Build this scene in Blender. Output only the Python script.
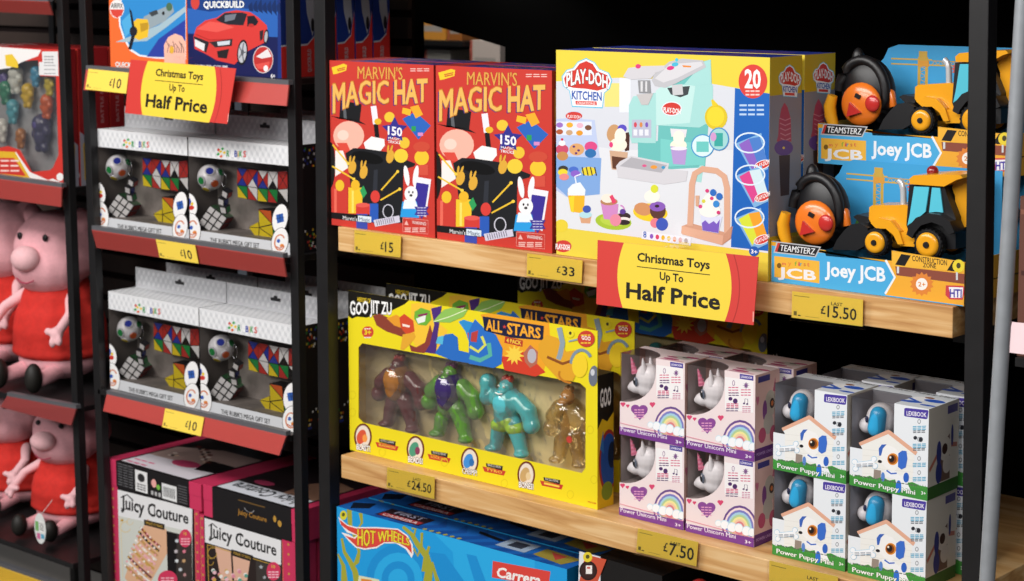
import bpy, math, random
import numpy as np
from mathutils import Vector, Matrix
random.seed(4)
for o in list(bpy.data.objects): bpy.data.objects.remove(o)
SC = bpy.context.scene
COL = SC.collection
# ------------------------------------------------------------------ camera
F, YAW, PITCH, ROLL, PPY = 1879.71, .7248625, .09968973, -.00407621, 150.0
CAM = Vector((0, -2.3, 1.62))
fw = Vector((-math.sin(YAW)*math.cos(PITCH), math.cos(YAW)*math.cos(PITCH), -math.sin(PITCH)))
r0 = Vector((math.cos(YAW), math.sin(YAW), 0)); u0 = r0.cross(fw)
RT = math.cos(ROLL)*r0 + math.sin(ROLL)*u0
UP = math.cos(ROLL)*u0 - math.sin(ROLL)*r0
cd = bpy.data.cameras.new('camera'); cam = bpy.data.objects.new('camera', cd); COL.objects.link(cam)
cam.matrix_world = Matrix(((RT.x, UP.x, -fw.x, CAM.x), (RT.y, UP.y, -fw.y, CAM.y), (RT.z, UP.z, -fw.z, CAM.z), (0, 0, 0, 1)))
cd.sensor_width = 36; cd.lens = 36*F/1024; cd.shift_y = -(290.5-PPY)/1024
cd.dof.use_dof = True; cd.dof.focus_distance = 2.75; cd.dof.aperture_fstop = 8.0
SC.camera = cam
# ------------------------------------------------------------------ light
wd = bpy.data.worlds.new('world'); SC.world = wd; wd.use_nodes = True
wd.node_tree.nodes['Background'].inputs[0].default_value = (.80, .86, 1, 1)
wd.node_tree.nodes['Background'].inputs[1].default_value = .07
def area(name, loc, sx, sy, power, col, aim):
    l = bpy.data.lights.new(name, 'AREA'); l.shape = 'RECTANGLE'; l.size = sx; l.size_y = sy; l.energy = power; l.color = col
    o = bpy.data.objects.new(name, l); COL.objects.link(o); o.location = loc
    o.rotation_euler = (Vector(aim)-Vector(loc)).to_track_quat('-Z', 'Y').to_euler()
area('aisle_and_fill_light', (-2.75, -2.2, 3.1), 4.0, .7, 106, (1, .97, .94), (-2.5, 0, .9))
area('aisle_and_fill_light', (-2.9, -4.8, 3.1), 3.6, .8, 92, (1, .97, .95), (-1.9, 0, .8))  # farther lamp row, added as low fill for the deeper faces
area('aisle_and_fill_light', (.5, -2.4, 3.0), 1.6, .7, 38, (1, .97, .95), (-1.6, 0, .9))  # fill added from the right to brighten the right-hand box sides
area('back_aisle_light', (-3.4, 1.0, 2.6), 1.6, .4, 30, (1, .96, .9), (-2.8, 1.5, 1.2))
SC.view_settings.view_transform = 'Standard'; SC.view_settings.look = 'None'
SC.view_settings.exposure = 0.0; SC.view_settings.gamma = 1; SC.view_settings.use_curve_mapping = False
# ------------------------------------------------------------------ materials
def s2l(c): return c/12.92 if c <= .04045 else ((c+.055)/1.055)**2.4
def lin(h):
    h = h.lstrip('#')
    if len(h) == 3: h = ''.join(c*2 for c in h)
    return tuple(s2l(int(h[i:i+2], 16)/255) for i in (0, 2, 4)) + (1,)
_m = {}
def mat(col, rough=.45, metal=0, kind='print', alpha=1, coat=0, noise=None, bump=0, sss=0):
    key = (col, rough, metal, kind, alpha, coat, noise, bump)
    if key in _m: return _m[key]
    m = bpy.data.materials.new(kind + '_' + col.strip('#')); m.use_nodes = True
    nt = m.node_tree; b = nt.nodes['Principled BSDF']
    b.inputs['Base Color'].default_value = lin(col); b.inputs['Roughness'].default_value = rough
    b.inputs['Metallic'].default_value = metal; b.inputs['Coat Weight'].default_value = coat
    b.inputs['Coat Roughness'].default_value = .12
    if kind == 'board': b.inputs['Specular IOR Level'].default_value = .08
    if kind == 'print': b.inputs['Specular IOR Level'].default_value = .35
    if noise:
        amt, sc = noise
        tc = nt.nodes.new('ShaderNodeTexCoord'); n = nt.nodes.new('ShaderNodeTexNoise'); n.inputs['Scale'].default_value = sc; n.inputs['Detail'].default_value = 4
        mx = nt.nodes.new('ShaderNodeMix'); mx.data_type = 'RGBA'; mx.blend_type = 'MULTIPLY'; mx.inputs[0].default_value = 1
        cr = nt.nodes.new('ShaderNodeValToRGB'); e = cr.color_ramp.elements
        e[0].position = .3; e[0].color = (1-amt,)*3+(1,); e[1].position = .7; e[1].color = (1, 1, 1, 1)
        nt.links.new(tc.outputs['Object'], n.inputs['Vector']); nt.links.new(n.outputs['Fac'], cr.inputs[0])
        mx.inputs[6].default_value = lin(col); nt.links.new(cr.outputs[0], mx.inputs[7]); nt.links.new(mx.outputs[2], b.inputs['Base Color'])
        if bump:
            bp = nt.nodes.new('ShaderNodeBump'); bp.inputs['Strength'].default_value = bump; bp.inputs['Distance'].default_value = .002
            nt.links.new(n.outputs['Fac'], bp.inputs['Height']); nt.links.new(bp.outputs[0], b.inputs['Normal'])
    _m[key] = m; return m
def C(h): return mat(h)
def PL(h, r=.3): return mat(h, r, kind='plastic', coat=.3)
def clear(name, tint='#ffffff', gl=.12, bump=0, sc=40, rough=.06):
    if name in _m: return _m[name]
    m = bpy.data.materials.new(name); m.use_nodes = True; nt = m.node_tree; nt.nodes.clear()
    out = nt.nodes.new('ShaderNodeOutputMaterial'); t = nt.nodes.new('ShaderNodeBsdfTransparent'); t.inputs[0].default_value = lin(tint)
    g = nt.nodes.new('ShaderNodeBsdfGlossy'); g.inputs['Roughness'].default_value = rough; g.inputs[0].default_value = (1, 1, 1, 1)
    lw = nt.nodes.new('ShaderNodeLayerWeight'); lw.inputs[0].default_value = .3
    ma = nt.nodes.new('ShaderNodeMath'); ma.operation = 'MULTIPLY_ADD'; ma.inputs[1].default_value = .5; ma.inputs[2].default_value = gl
    mx = nt.nodes.new('ShaderNodeMixShader')
    nt.links.new(lw.outputs['Fresnel'], ma.inputs[0]); nt.links.new(ma.outputs[0], mx.inputs[0])
    nt.links.new(t.outputs[0], mx.inputs[1]); nt.links.new(g.outputs[0], mx.inputs[2]); nt.links.new(mx.outputs[0], out.inputs[0])
    if bump:
        tc = nt.nodes.new('ShaderNodeTexCoord'); n = nt.nodes.new('ShaderNodeTexNoise'); n.inputs['Scale'].default_value = sc
        bp = nt.nodes.new('ShaderNodeBump'); bp.inputs['Strength'].default_value = bump; bp.inputs['Distance'].default_value = .01
        nt.links.new(tc.outputs['Object'], n.inputs['Vector']); nt.links.new(n.outputs['Fac'], bp.inputs['Height'])
        nt.links.new(bp.outputs[0], g.inputs['Normal']); nt.links.new(bp.outputs[0], lw.inputs['Normal'])
    _m[name] = m; return m
def wood():
    if 'wood' in _m: return _m['wood']
    m = bpy.data.materials.new('pine_wood'); m.use_nodes = True; nt = m.node_tree; b = nt.nodes['Principled BSDF']
    tc = nt.nodes.new('ShaderNodeTexCoord'); mp = nt.nodes.new('ShaderNodeMapping'); mp.inputs['Scale'].default_value = (1.6, 9, 26)
    n = nt.nodes.new('ShaderNodeTexNoise'); n.inputs['Scale'].default_value = 3; n.inputs['Detail'].default_value = 5; n.inputs['Distortion'].default_value = .8
    w = nt.nodes.new('ShaderNodeTexNoise'); w.inputs['Scale'].default_value = 14; w.inputs['Detail'].default_value = 6
    cr = nt.nodes.new('ShaderNodeValToRGB'); e = cr.color_ramp.elements
    e[0].position = .32; e[0].color = lin('#b9864f'); e[1].position = .66; e[1].color = lin('#e3bd88')
    k = e.new(.5); k.color = lin('#d3a469')
    mx = nt.nodes.new('ShaderNodeMix'); mx.data_type = 'RGBA'; mx.blend_type = 'MULTIPLY'; mx.inputs[0].default_value = .35
    nt.links.new(tc.outputs['Object'], mp.inputs[0]); nt.links.new(mp.outputs[0], n.inputs['Vector']); nt.links.new(mp.outputs[0], w.inputs['Vector'])
    nt.links.new(n.outputs['Fac'], cr.inputs[0]); nt.links.new(cr.outputs[0], mx.inputs[6]); nt.links.new(w.outputs['Color'], mx.inputs[7])
    nt.links.new(cr.outputs[0], b.inputs['Base Color']); b.inputs['Roughness'].default_value = .5
    _m['wood'] = m; return m
BLACK = mat('#1b1a1b', .42, kind='steel', noise=(.25, 30))
DARKBACK = mat('#040404', .85, kind='board')
GREYT = mat('#5c5c60', .35, kind='plastic_channel')
WINDOW = clear('clear_plastic_window', '#efecec', .02, .05, 12)
BLISTER = clear('clear_blister', '#f6f5f0', .03, .25, 22, .08)
HOLDER = clear('clear_ticket_holder', '#ffffff', .0)
# ------------------------------------------------------------------ projection of photo pixels on real planes
def ray(x, y): return RT*((x-512)/F) - UP*((y-PPY)/F) + fw
def hit(x, y, p, n):
    d = ray(x, y); return CAM + d*((Vector(p)-CAM).dot(n)/d.dot(n))
def W(x, y, Y=0.0): return hit(x, y, (0, Y, 0), Vector((0, 1, 0)))
# ------------------------------------------------------------------ mesh builder (world coordinates)
class MB:
    def __init__(s): s.v = []; s.f = []; s.mi = []; s.mats = []; s.sm = []
    def m(s, mt):
        if isinstance(mt, str): mt = C(mt)
        if mt not in s.mats: s.mats.append(mt)
        return s.mats.index(mt)
    def add(s, vs, fs, mt, sm=False):
        b = len(s.v); s.v += [tuple(v) for v in vs]; i = s.m(mt)
        for f in fs: s.f.append([b+k for k in f]); s.mi.append(i); s.sm.append(sm)
    def box(s, x0, x1, y0, y1, z0, z1, mt, skip=''):
        v = [(x, y, z) for z in (z0, z1) for y in (y0, y1) for x in (x0, x1)]
        q = {'b': (0, 2, 3, 1), 't': (4, 5, 7, 6), 'f': (0, 1, 5, 4), 'k': (2, 6, 7, 3), 'l': (0, 4, 6, 2), 'r': (1, 3, 7, 5)}
        s.add(v, [q[k] for k in q if k not in skip], mt)
    def obox(s, c, sx, sy, sz, rot, mt):
        R = Matrix.Rotation(rot[2], 3, 'Z') @ Matrix.Rotation(rot[1], 3, 'Y') @ Matrix.Rotation(rot[0], 3, 'X'); c = Vector(c)
        v = [c + R @ Vector((x*sx/2, y*sy/2, z*sz/2)) for z in (-1, 1) for y in (-1, 1) for x in (-1, 1)]
        s.add(v, [(0, 2, 3, 1), (4, 5, 7, 6), (0, 1, 5, 4), (2, 6, 7, 3), (0, 4, 6, 2), (1, 3, 7, 5)], mt)
    def quad(s, a, b, c, d, mt): s.add([a, b, c, d], [(0, 1, 2, 3)], mt)
    def ell(s, c, r, mt, n=16, k=10, rot=None):
        c = Vector(c); r = (r, r, r) if not isinstance(r, (tuple, list)) else r
        R = Matrix.Identity(3) if rot is None else (Matrix.Rotation(rot[2], 3, 'Z') @ Matrix.Rotation(rot[1], 3, 'Y') @ Matrix.Rotation(rot[0], 3, 'X'))
        v = []; f = []
        for i in range(k+1):
            t = math.pi*i/k
            for j in range(n):
                p = 2*math.pi*j/n
                v.append(c + R @ Vector((r[0]*math.sin(t)*math.cos(p), r[1]*math.sin(t)*math.sin(p), r[2]*math.cos(t))))
        for i in range(k):
            for j in range(n): f.append((i*n+j, (i+1)*n+j, (i+1)*n+(j+1) % n, i*n+(j+1) % n))
        s.add(v, f, mt, True)
    def tube(s, pts, rad, mt, n=10, caps=True):
        pts = [Vector(p) for p in pts]; rad = rad if isinstance(rad, (list, tuple)) else [rad]*len(pts)
        v = []; f = []
        for i, p in enumerate(pts):
            d = (pts[min(i+1, len(pts)-1)]-pts[max(i-1, 0)]).normalized()
            a = Vector((0, 0, 1)) if abs(d.z) < .9 else Vector((1, 0, 0))
            x = d.cross(a).normalized(); y = d.cross(x)
            for j in range(n):
                t = 2*math.pi*j/n; v.append(p + (x*math.cos(t)+y*math.sin(t))*rad[i])
        for i in range(len(pts)-1):
            for j in range(n): f.append((i*n+j, i*n+(j+1) % n, (i+1)*n+(j+1) % n, (i+1)*n+j))
        s.add(v, f, mt, True)
        if caps: s.add(v[:n], [tuple(range(n))], mt); s.add(v[-n:], [tuple(range(n))], mt)
    def prism(s, pts, d, mt, side=None, front=True):      # polygon (3-D points) pushed by vector d
        pts = [Vector(p) for p in pts]; d = Vector(d); n = len(pts)
        if front: s.add(pts, [tuple(range(n))], mt)
        s.add([p+d for p in pts], [tuple(range(n))], mt)
        for i in range(n):
            j = (i+1) % n; s.add([pts[i], pts[j], pts[j]+d, pts[i]+d], [(0, 1, 2, 3)], side or mt)
    def ring(s, outer, inner, mt):                         # flat card with a hole
        inner = list(inner); n = len(outer); k = len(inner)
        vs = list(outer)+[outer[0]]+[inner[0]]+inner[::-1]
        s.add([tuple(v) for v in vs], [tuple(range(len(vs)))], mt)
    def build(s, name, parent=None, org=(0, 0, 0), bevel=0, sub=0, remesh=0):
        me = bpy.data.meshes.new(name); o3 = Vector(org)
        me.from_pydata([tuple(Vector(v)-o3) for v in s.v], [], s.f)
        for mt in s.mats: me.materials.append(mt)
        me.polygons.foreach_set('material_index', s.mi); me.polygons.foreach_set('use_smooth', s.sm); me.update()
        o = bpy.data.objects.new(name, me); COL.objects.link(o)
        if remesh:
            r = o.modifiers.new('r', 'REMESH'); r.mode = 'VOXEL'; r.voxel_size = remesh; r.use_smooth_shade = True
            sm = o.modifiers.new('s', 'SMOOTH'); sm.iterations = 4; sm.factor = .6
        if bevel:
            b = o.modifiers.new('bevel', 'BEVEL'); b.width = bevel; b.segments = 2; b.limit_method = 'ANGLE'
        if parent: o.parent = parent
        else: o.location = org
        return o
# ------------------------------------------------------------------ printed text
_t = {}
def glyphs(txt, bold=0.0, res=2):
    key = (txt, round(bold, 3))
    if key in _t: return _t[key]
    c = bpy.data.curves.new('t', 'FONT'); c.body = txt; c.offset = bold; c.resolution_u = res; c.size = 1
    o = bpy.data.objects.new('t', c); COL.objects.link(o); dg = bpy.context.evaluated_depsgraph_get(); dg.update()
    me = bpy.data.meshes.new_from_object(o.evaluated_get(dg))
    v = [tuple(p.co)[:2] for p in me.vertices]; f = [tuple(p.vertices) for p in me.polygons]
    bpy.data.objects.remove(o); bpy.data.curves.remove(c); bpy.data.meshes.remove(me)
    _t[key] = (v, f); return _t[key]
def caph():
    v, f = glyphs('H'); ys = [p[1] for p in v]; return min(ys), max(ys)
def lerp(pl, x):
    if x <= pl[0][0] or len(pl) == 1: i = 0
    else:
        i = len(pl)-2
        for k in range(len(pl)-1):
            if x <= pl[k+1][0]: i = k; break
    (x0, y0), (x1, y1) = pl[i], pl[i+1]
    return y0 + (y1-y0)*(x-x0)/(x1-x0)
class Art:                                                 # flat print laid on one face of a box
    def __init__(s, mb, o, u, v, w=None, h=None, eps=.00005):
        s.mb = mb; s.o = Vector(o); s.u = Vector(u).normalized(); s.v = Vector(v).normalized(); s.n = s.u.cross(s.v)
        s.w = w; s.h = h; s.k = 1; s.eps = eps; s.c = None; s.reg = []; s.force = None
    def crop(s, x0, y0, sc): s.c = (x0, y0, sc); return s
    def frac(s): s.c = None; return s
    def P(s, p):
        if s.c:
            q = hit(s.c[0]+p[0]/s.c[2], s.c[1]+p[1]/s.c[2], s.o, s.n)-s.o
            return (q.dot(s.u), q.dot(s.v))
        return (p[0]*s.w, (1-p[1])*s.h)                    # fractions, v counted from the top
    def clip(s, uv):
        if s.w is None: return uv
        for ax, lim, sg in ((0, 0, 1), (0, s.w, -1), (1, 0, 1), (1, s.h, -1)):
            out = []
            for i in range(len(uv)):
                a, b = uv[i-1], uv[i]; ia = sg*(a[ax]-lim) >= -1e-9; ib = sg*(b[ax]-lim) >= -1e-9
                if ia != ib:
                    t = (lim-a[ax])/(b[ax]-a[ax]); out.append(tuple(a[k]+(b[k]-a[k])*t for k in (0, 1)))
                if ib: out.append(b)
            uv = out
            if len(uv) < 3: return []
        return uv
    def to3(s, uv, k): return [s.o + s.u*a + s.v*b + s.n*(s.eps*k) for a, b in uv]
    def layer(s, uvs):                                     # one step above whatever print it overlaps
        if s.force: return s.force
        x0 = min(p[0] for p in uvs); x1 = max(p[0] for p in uvs); y0 = min(p[1] for p in uvs); y1 = max(p[1] for p in uvs); k = s.k
        for a, b, c, d, q in s.reg:
            if a < x1 and x0 < b and c < y1 and y0 < d and q >= k: k = q+1
        s.reg.append((x0, x1, y0, y1, k)); return k
    def poly(s, pts, col):
        uv = s.clip([s.P(p) for p in pts])
        if len(uv) < 3: return
        ar = sum(uv[i-1][0]*uv[i][1]-uv[i][0]*uv[i-1][1] for i in range(len(uv)))
        if ar < 0: uv = uv[::-1]
        s.mb.add(s.to3(uv, s.layer(uv)), [tuple(range(len(uv)))], col)
    def group(s, polys, col):
        al = [q for q in ([s.P(p) for p in L] for L in polys)]
        if s.force: k = s.force
        else: k = s.layer([u for q in al for u in q])
        f0 = s.force; s.force = k
        for L in polys: s.poly(L, col)
        s.force = f0
    def rect(s, x0, y0, x1, y1, col): s.poly([(x0, y0), (x1, y0), (x1, y1), (x0, y1)], col)
    def par(s, x0, y0, x1, y1, h, col): s.poly([(x0, y0), (x1, y1), (x1, y1+h), (x0, y0+h)], col)
    def ell(s, cx, cy, rx, ry, col, rot=0, n=20):
        c, q = math.cos(rot), math.sin(rot)
        s.poly([(cx+rx*math.cos(t)*c-ry*math.sin(t)*q, cy+rx*math.cos(t)*q+ry*math.sin(t)*c) for t in [2*math.pi*i/n for i in range(n)]], col)
    def star(s, cx, cy, r, col, n=5, q=.45, rot=-math.pi/2):
        s.poly([(cx+(r if i % 2 == 0 else r*q)*math.cos(rot+math.pi*i/n), cy+(r if i % 2 == 0 else r*q)*math.sin(rot+math.pi*i/n)) for i in range(2*n)], col)
    def line(s, pts, wd, col, w1=None):
        L = []; R = []; n = len(pts)
        for i, p in enumerate(pts):
            a = pts[max(i-1, 0)]; b = pts[min(i+1, n-1)]; dx, dy = b[0]-a[0], b[1]-a[1]; l = math.hypot(dx, dy) or 1
            hw = (wd + ((w1 if w1 is not None else wd)-wd)*i/(n-1))/2
            L.append((p[0]-dy/l*hw, p[1]+dx/l*hw)); R.append((p[0]+dy/l*hw, p[1]-dx/l*hw))
        s.group([[L[i], L[i+1], R[i+1], R[i]] for i in range(n-1)], col)
    def arc(s, cx, cy, rx, ry, a0, a1, wd, col, n=14):
        s.line([(cx+rx*math.cos(math.radians(a0+(a1-a0)*i/n)), cy+ry*math.sin(math.radians(a0+(a1-a0)*i/n))) for i in range(n+1)], wd, col)
    def text(s, txt, base, h, col, bold=.012, top=None, out=None, slant=0):
        bx = [base[0][0], base[-1][0]]
        if top is None:
            if s.c: top = [(x, y-h) for x, y in base]
            else: top = [(x, y-h) for x, y in base]
        lo, hi = caph(); rv, _ = glyphs(txt, bold); xs = [p[0] for p in rv]; x0, x1 = min(xs), max(xs)
        bold = min(bold*.6, .030)
        passes = ([(out[0], bold+out[1])] if out else []) + [(col, bold)]
        fat = 'M' in txt or 'W' in txt                     # these letters thicken by doubled outlines instead
        jobs = []
        for cc, bb in passes:
            if fat: jobs += [(cc, 0, dx*bb*.9, dy*bb*.6) for dx, dy in (((-1, -1), (1, -1), (-1, 1), (1, 1)) if bb > bold else ((-1, 0), (1, 0), (0, 0)))]
            else: jobs.append((cc, bb, 0, 0))
        for cc, bb, ox, oy in jobs:
            v, f = glyphs(txt, bb); v = [(a+ox, b+oy) for a, b in v]; uv = []
            for gx, gy in v:
                t = (gx-x0)/(x1-x0); g = (gy-lo)/(hi-lo); X = bx[0]+(bx[1]-bx[0])*t
                yb, yt = lerp(base, X), lerp(top, X); uv.append(s.P((X+slant*g, yb+(yt-yb)*g)))
            s.mb.add(s.to3(uv, s.layer(uv)), f, cc)
    def bars(s, x0, y0, x1, y1, n, th, col, ragged=.25):     # lines of print too small to read
        L = []
        for i in range(n):
            for j in range(3):
                a = x0+(x1-x0)*(j/3)+(x1-x0)*.02; b = x0+(x1-x0)*((j+1)/3)-(x1-x0)*.03*random.random()-(x1-x0)*ragged*.1
                y = y0+(y1-y0)*i/max(n-1, 1); L.append([(a, y), (b, y), (b, y+th), (a, y+th)])
        s.group(L, col)
# ------------------------------------------------------------------ things
def thing(name, label, cat, loc, group=None, rz=0):
    o = bpy.data.objects.new(name, None); COL.objects.link(o); o.empty_display_size = .02
    o.location = loc; o.rotation_euler = (0, 0, rz); o['label'] = label; o['category'] = cat
    if group: o['group'] = group
    return o
def tag(o, label, cat, group=None):
    o['label'] = label; o['category'] = cat
    if group: o['group'] = group
    return o
def struct(o): o['kind'] = 'structure'; return o
def dup(root, loc, label, rz=0, group=None, skip=()):
    r = root.copy(); COL.objects.link(r); r.location = loc; r.rotation_euler = (0, 0, rz); r['label'] = label
    if group: r['group'] = group
    for ch in list(root.children):
        if ch.name.split('.')[0] in skip: continue
        c = ch.copy(); COL.objects.link(c); c.parent = r
        for g in list(ch.children):
            d = g.copy(); COL.objects.link(d); d.parent = c
    return r
def baked(o):                                              # apply modifiers without operators
    dg = bpy.context.evaluated_depsgraph_get(); dg.update()
    me = bpy.data.meshes.new_from_object(o.evaluated_get(dg)); mts = list(o.data.materials)
    o.modifiers.clear(); o.data = me
    return o
X_, Y_, Z_ = Vector((1, 0, 0)), Vector((0, 1, 0)), Vector((0, 0, 1))
def front(mb, x0, x1, y, z0, z1): return Art(mb, (x0, y, z0), X_, Z_, x1-x0, z1-z0)
def right(mb, x, y0, y1, z0, z1): return Art(mb, (x, y0, z0), Y_, Z_, y1-y0, z1-z0)
def topf(mb, x0, x1, y0, y1, z): return Art(mb, (x0, y0, z), X_, Y_, x1-x0, y1-y0)
S1, S2, S3 = 1.148, .729, .372        # tops of the wooden shelves
M1, M2, M3, M4 = 1.408, 1.078, .742, .262   # tops of the dark shelves on the left
# ================================================================== structure
mb = MB(); mb.box(-8, 2, -5, 3, -.02, 0, mat('#6f6b66', .35, kind='floor', noise=(.15, 3)))
struct(mb.build('floor', org=(0, 0, 0)))
# ---- main bay: steel posts, pine boards, black back panel
def unit(label, x0, x1, w, dp, depth, boards, lean=(0, 0), backs=None, board_mat=None, zt=2.1):
    t = thing('shelving_unit', label, 'shelving', ((x0+x1)/2, 0, 0))
    O = t.location.copy()
    for i, (xa, le) in enumerate(((x0, lean[0]), (x1-w, lean[1]))):
        for yb in (0, depth-dp+.04)[:1 if (i == 0 and board_mat) or (i == 1 and not board_mat) else 2]:
            m = MB(); zb = .0
            def xx(z): return xa - le*(z-1.0)
            v = [(xx(z)+a, y, z) for z in (zb, zt) for y in (yb, yb+dp) for a in (0, w)]
            m.add(v, [(0, 2, 3, 1), (4, 5, 7, 6), (0, 1, 5, 4), (2, 6, 7, 3), (0, 4, 6, 2), (1, 3, 7, 5)], BLACK)
            m.build('post', t, O, bevel=.0012)
    for (bx0, bx1, z, th, y0, y1) in boards:
        m = MB(); m.box(bx0, bx1, y0, y1, z-th, z-.0004, board_mat or BLACK); m.build('shelf_board', t, O, bevel=.0012)
        if board_mat:
            for xb in (bx0+.004, bx1-.026):
                m = MB(); m.box(xb, xb+.022, .05, y1-.01, z-th-.016, z-th, BLACK); m.build('bracket', t, O)
    if backs: 
        for pts, th in backs:
            m = MB(); m.prism(pts, (0, th, 0), DARKBACK); m.build('back_panel', t, O)
    return t
g = [W(422, 22, .585), W(505, 47, .585), W(505, 64, .585), W(422, 64, .585)]
def P3(x, z): return (x, .585, z)
backs = [([P3(g[0].x, .02), P3(g[0].x, 2.1), P3(-2.86, 2.1), P3(-2.86, .02)], .006),
         ([P3(g[0].x, g[0].z), P3(g[0].x, 2.1), P3(-1.15, 2.1), P3(-1.15, .02), P3(g[2].x, .02), P3(g[2].x, g[2].z), P3(g[1].x, g[1].z)], .006),
         ([P3(g[0].x, .02), P3(g[0].x, g[3].z), P3(g[2].x, g[2].z), P3(g[2].x, .02)], .006)]
main = unit('black steel shelving unit with thick pale pine shelves, in the centre', -2.515, -1.184, .029, .026, .55,
     [(-2.456, -1.232, 1.675, .043, 0, .55), (-2.456, -1.232, S1, .044, 0, .55), (-2.456, -1.232, S2, .043, 0, .55), (-2.456, -1.232, S3, .043, 0, .55)], (-.0056, .0076), backs, wood())
# left and middle bays
def slats(t, x0, x1, z0, z1, y, n):
    O = t.location.copy(); m = MB(); m.box(x0, x1, y+.012, y+.02, z0, z1, mat('#191212', .8, kind='board'))
    for i in range(n):
        a = z0+(z1-z0)*i/n; m.box(x0, x1, y, y+.012, a+.012, a+(z1-z0)/n-.004, mat('#3a2c26', .7, kind='slat', noise=(.3, 9)))
    m.build('slatted_back', t, O)
mid = unit('slim black steel shelving unit with red ticket strips, left of centre', -3.2085, -2.565, .0215, .018, .40,
     [(-3.19, -2.592, 1.655, .012, .0, .38), (-3.19, -2.592, M1, .012, .0, .38), (-3.19, -2.592, M2, .012, .0, .38), (-3.19, -2.592, M3, .012, .0, .38), (-3.19, -2.592, M4, .012, .0, .38)], (.0213, .0028))
slats(mid, -3.20, -2.70, .1, 2.1, .43, 34)
lft = unit('slim black steel shelving unit at the left edge, with red ticket strips', -3.93, -3.268, .020, .018, .40,
     [(-3.90, -3.295, 1.575, .012, .0, .38), (-3.90, -3.295, 1.152, .012, .0, .38), (-3.90, -3.295, .68, .012, .0, .38), (-3.90, -3.295, .345, .012, .0, .38)], (.018, .018))
slats(lft, -4.6, -3.27, .1, 2.1, .43, 34)
# red ticket strips: grey channel on top + red card behind clear plastic
RED = mat('#b64c46', .32, kind='red_card', coat=.4)
def strip(t, a, b, c, d, Yt, Yb, col=RED, name='ticket_strip', lip=True, ends=(0, 0)):
    O = t.location.copy(); A, B, Cc, D = W(*a, Yt), W(*b, Yt), W(*c, Yb), W(*d, Yb)
    m = MB(); m.prism([D, Cc, B, A], (0, .003, 0), col)
    o = m.build(name, t, O)
    m = MB(); m.prism([A, B, B+Vector((0, 0, .0085)), A+Vector((0, 0, .0085))], (0, .012, 0), GREYT)
    e = Vector((0, -.0022, 0)); q = Vector((.006, 0, 0))
    m.build('channel', o, O)
    m = MB(); m.prism([D+e-q, Cc+e+q, B+e+q, A+e-q], (0, .0006, 0), HOLDER); m.build('clear_cover', o, O)
    return (A, B, Cc, D)
ST1 = strip(mid, (86, 69.5), (288.5, 85), (286.5, 106), (83.5, 90), -.012, -.026)
ST2 = strip(mid, (91.7, 229.7), (283, 258), (286.3, 277), (96.4, 247.7), -.022, -.020)
ST3 = strip(mid, (106.6, 394.2), (286, 436), (279, 455.5), (103, 411), -.016, -.028)
strip(lft, (-60, -3), (48, 1.5), (52.5, 15), (-60, 9), -.020, -.010)
strip(lft, (-60, 170.5), (61.5, 187.5), (61, 207), (-60, 190), -.020, -.022)
strip(lft, (7, 396), (76, 409), (71, 425.5), (0, 407), -.016, -.026, mat('#8a3a38', .4, kind='red_card'))
strip(lft, (-60, 546), (62, 588), (58, 606), (-60, 566), -.02, -.03, mat('#d9b33c', .4, kind='yellow_card'))
# chrome pole
m = MB(); a, b = W(1023.2, 3, -.10), W(987.3, 578, -.10); d = (b-a)
m.tube([a-d*.3, b+d*.55], .0102, mat('#aeb3b8', .35, .35, kind='brushed_steel', noise=(.12, 60)), 20)
tag(m.build('steel_pole', org=tuple(b+d*.55)), 'slim grey steel pole leaning in front of the right black post', 'pole')

# ================================================================== price tickets
YEL = mat('#f0d050', .45, kind='yellow_card')
def ticket(cs, price, label, Y=-.0045, was=False, pc=(.62, .9, .80, .40), Yb=None, org=None, holder=True, end='#c23b33'):
    Yb = Y if Yb is None else Yb
    A, B, Cc, D = W(*cs[0], Y), W(*cs[1], Y), W(*cs[2], Yb), W(*cs[3], Yb)
    t = thing('price_ticket', label, 'price ticket', tuple((D+Cc)/2), 'yellow price tickets on the shelf edges'); O = t.location.copy()
    m = MB(); m.prism([D, Cc, B, A], (0, .001, 0), YEL)
    u = (Cc-D); v = (A-D); art = Art(m, D, u, v-u.normalized()*v.dot(u.normalized()))
    def f(p):      # fraction of the slanted card -> local metres
        P = A+(B-A)*p[0]+(D-A)*p[1]; q = P-art.o; return (q.dot(art.u), q.dot(art.v))
    art.P = f
    K = '#2b2a2a'
    if price: art.text(price, [(pc[0], pc[2]), (pc[1], pc[2])], pc[3], K, .022)
    if price: art.text('£', [(pc[0]-.095, pc[2]-pc[3]*.22), (pc[0]-.022, pc[2]-pc[3]*.22)], pc[3]*.72, K, .02)
    art.rect(.03, .14, .25, .165, '#8d7c3a')
    art.rect(.03, .74, .075, .90, '#7d6e35'); art.rect(.09, .86, .13, .90, K); art.rect(.2, .88, .4, .895, '#a08c3f')
    if was: art.text('LAST', [(.56, .34), (.72, .345)], .12, K, .02)
    m.build('card', t, O)
    if holder:
        e = (B-A)*.06; dn = (D-A)*.10; n = Vector((0, -.0012, 0)); y = Vector((0, 0, .006))
        m = MB(); m.prism([D+dn-e*.3+n, Cc+dn+e+n, B+e-dn*.6+n, A-e*.3-dn*.6+n], (0, -.0006, 0), HOLDER)
        m.build('clear_holder', t, O)
    return t
ticket([(354.3, 229.9), (401, 236), (400.3, 257.6), (354.3, 251.7)], '15', 'yellow ticket reading £15 on the pine shelf below the red magic set', pc=(.66, .84, .80, .44))
ticket([(527.2, 253.4), (582.5, 260.5), (581.5, 283.2), (526.6, 276)], '33', 'yellow ticket reading £33 on the pine shelf beside the hanging sign', pc=(.64, .87, .74, .38))
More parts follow.
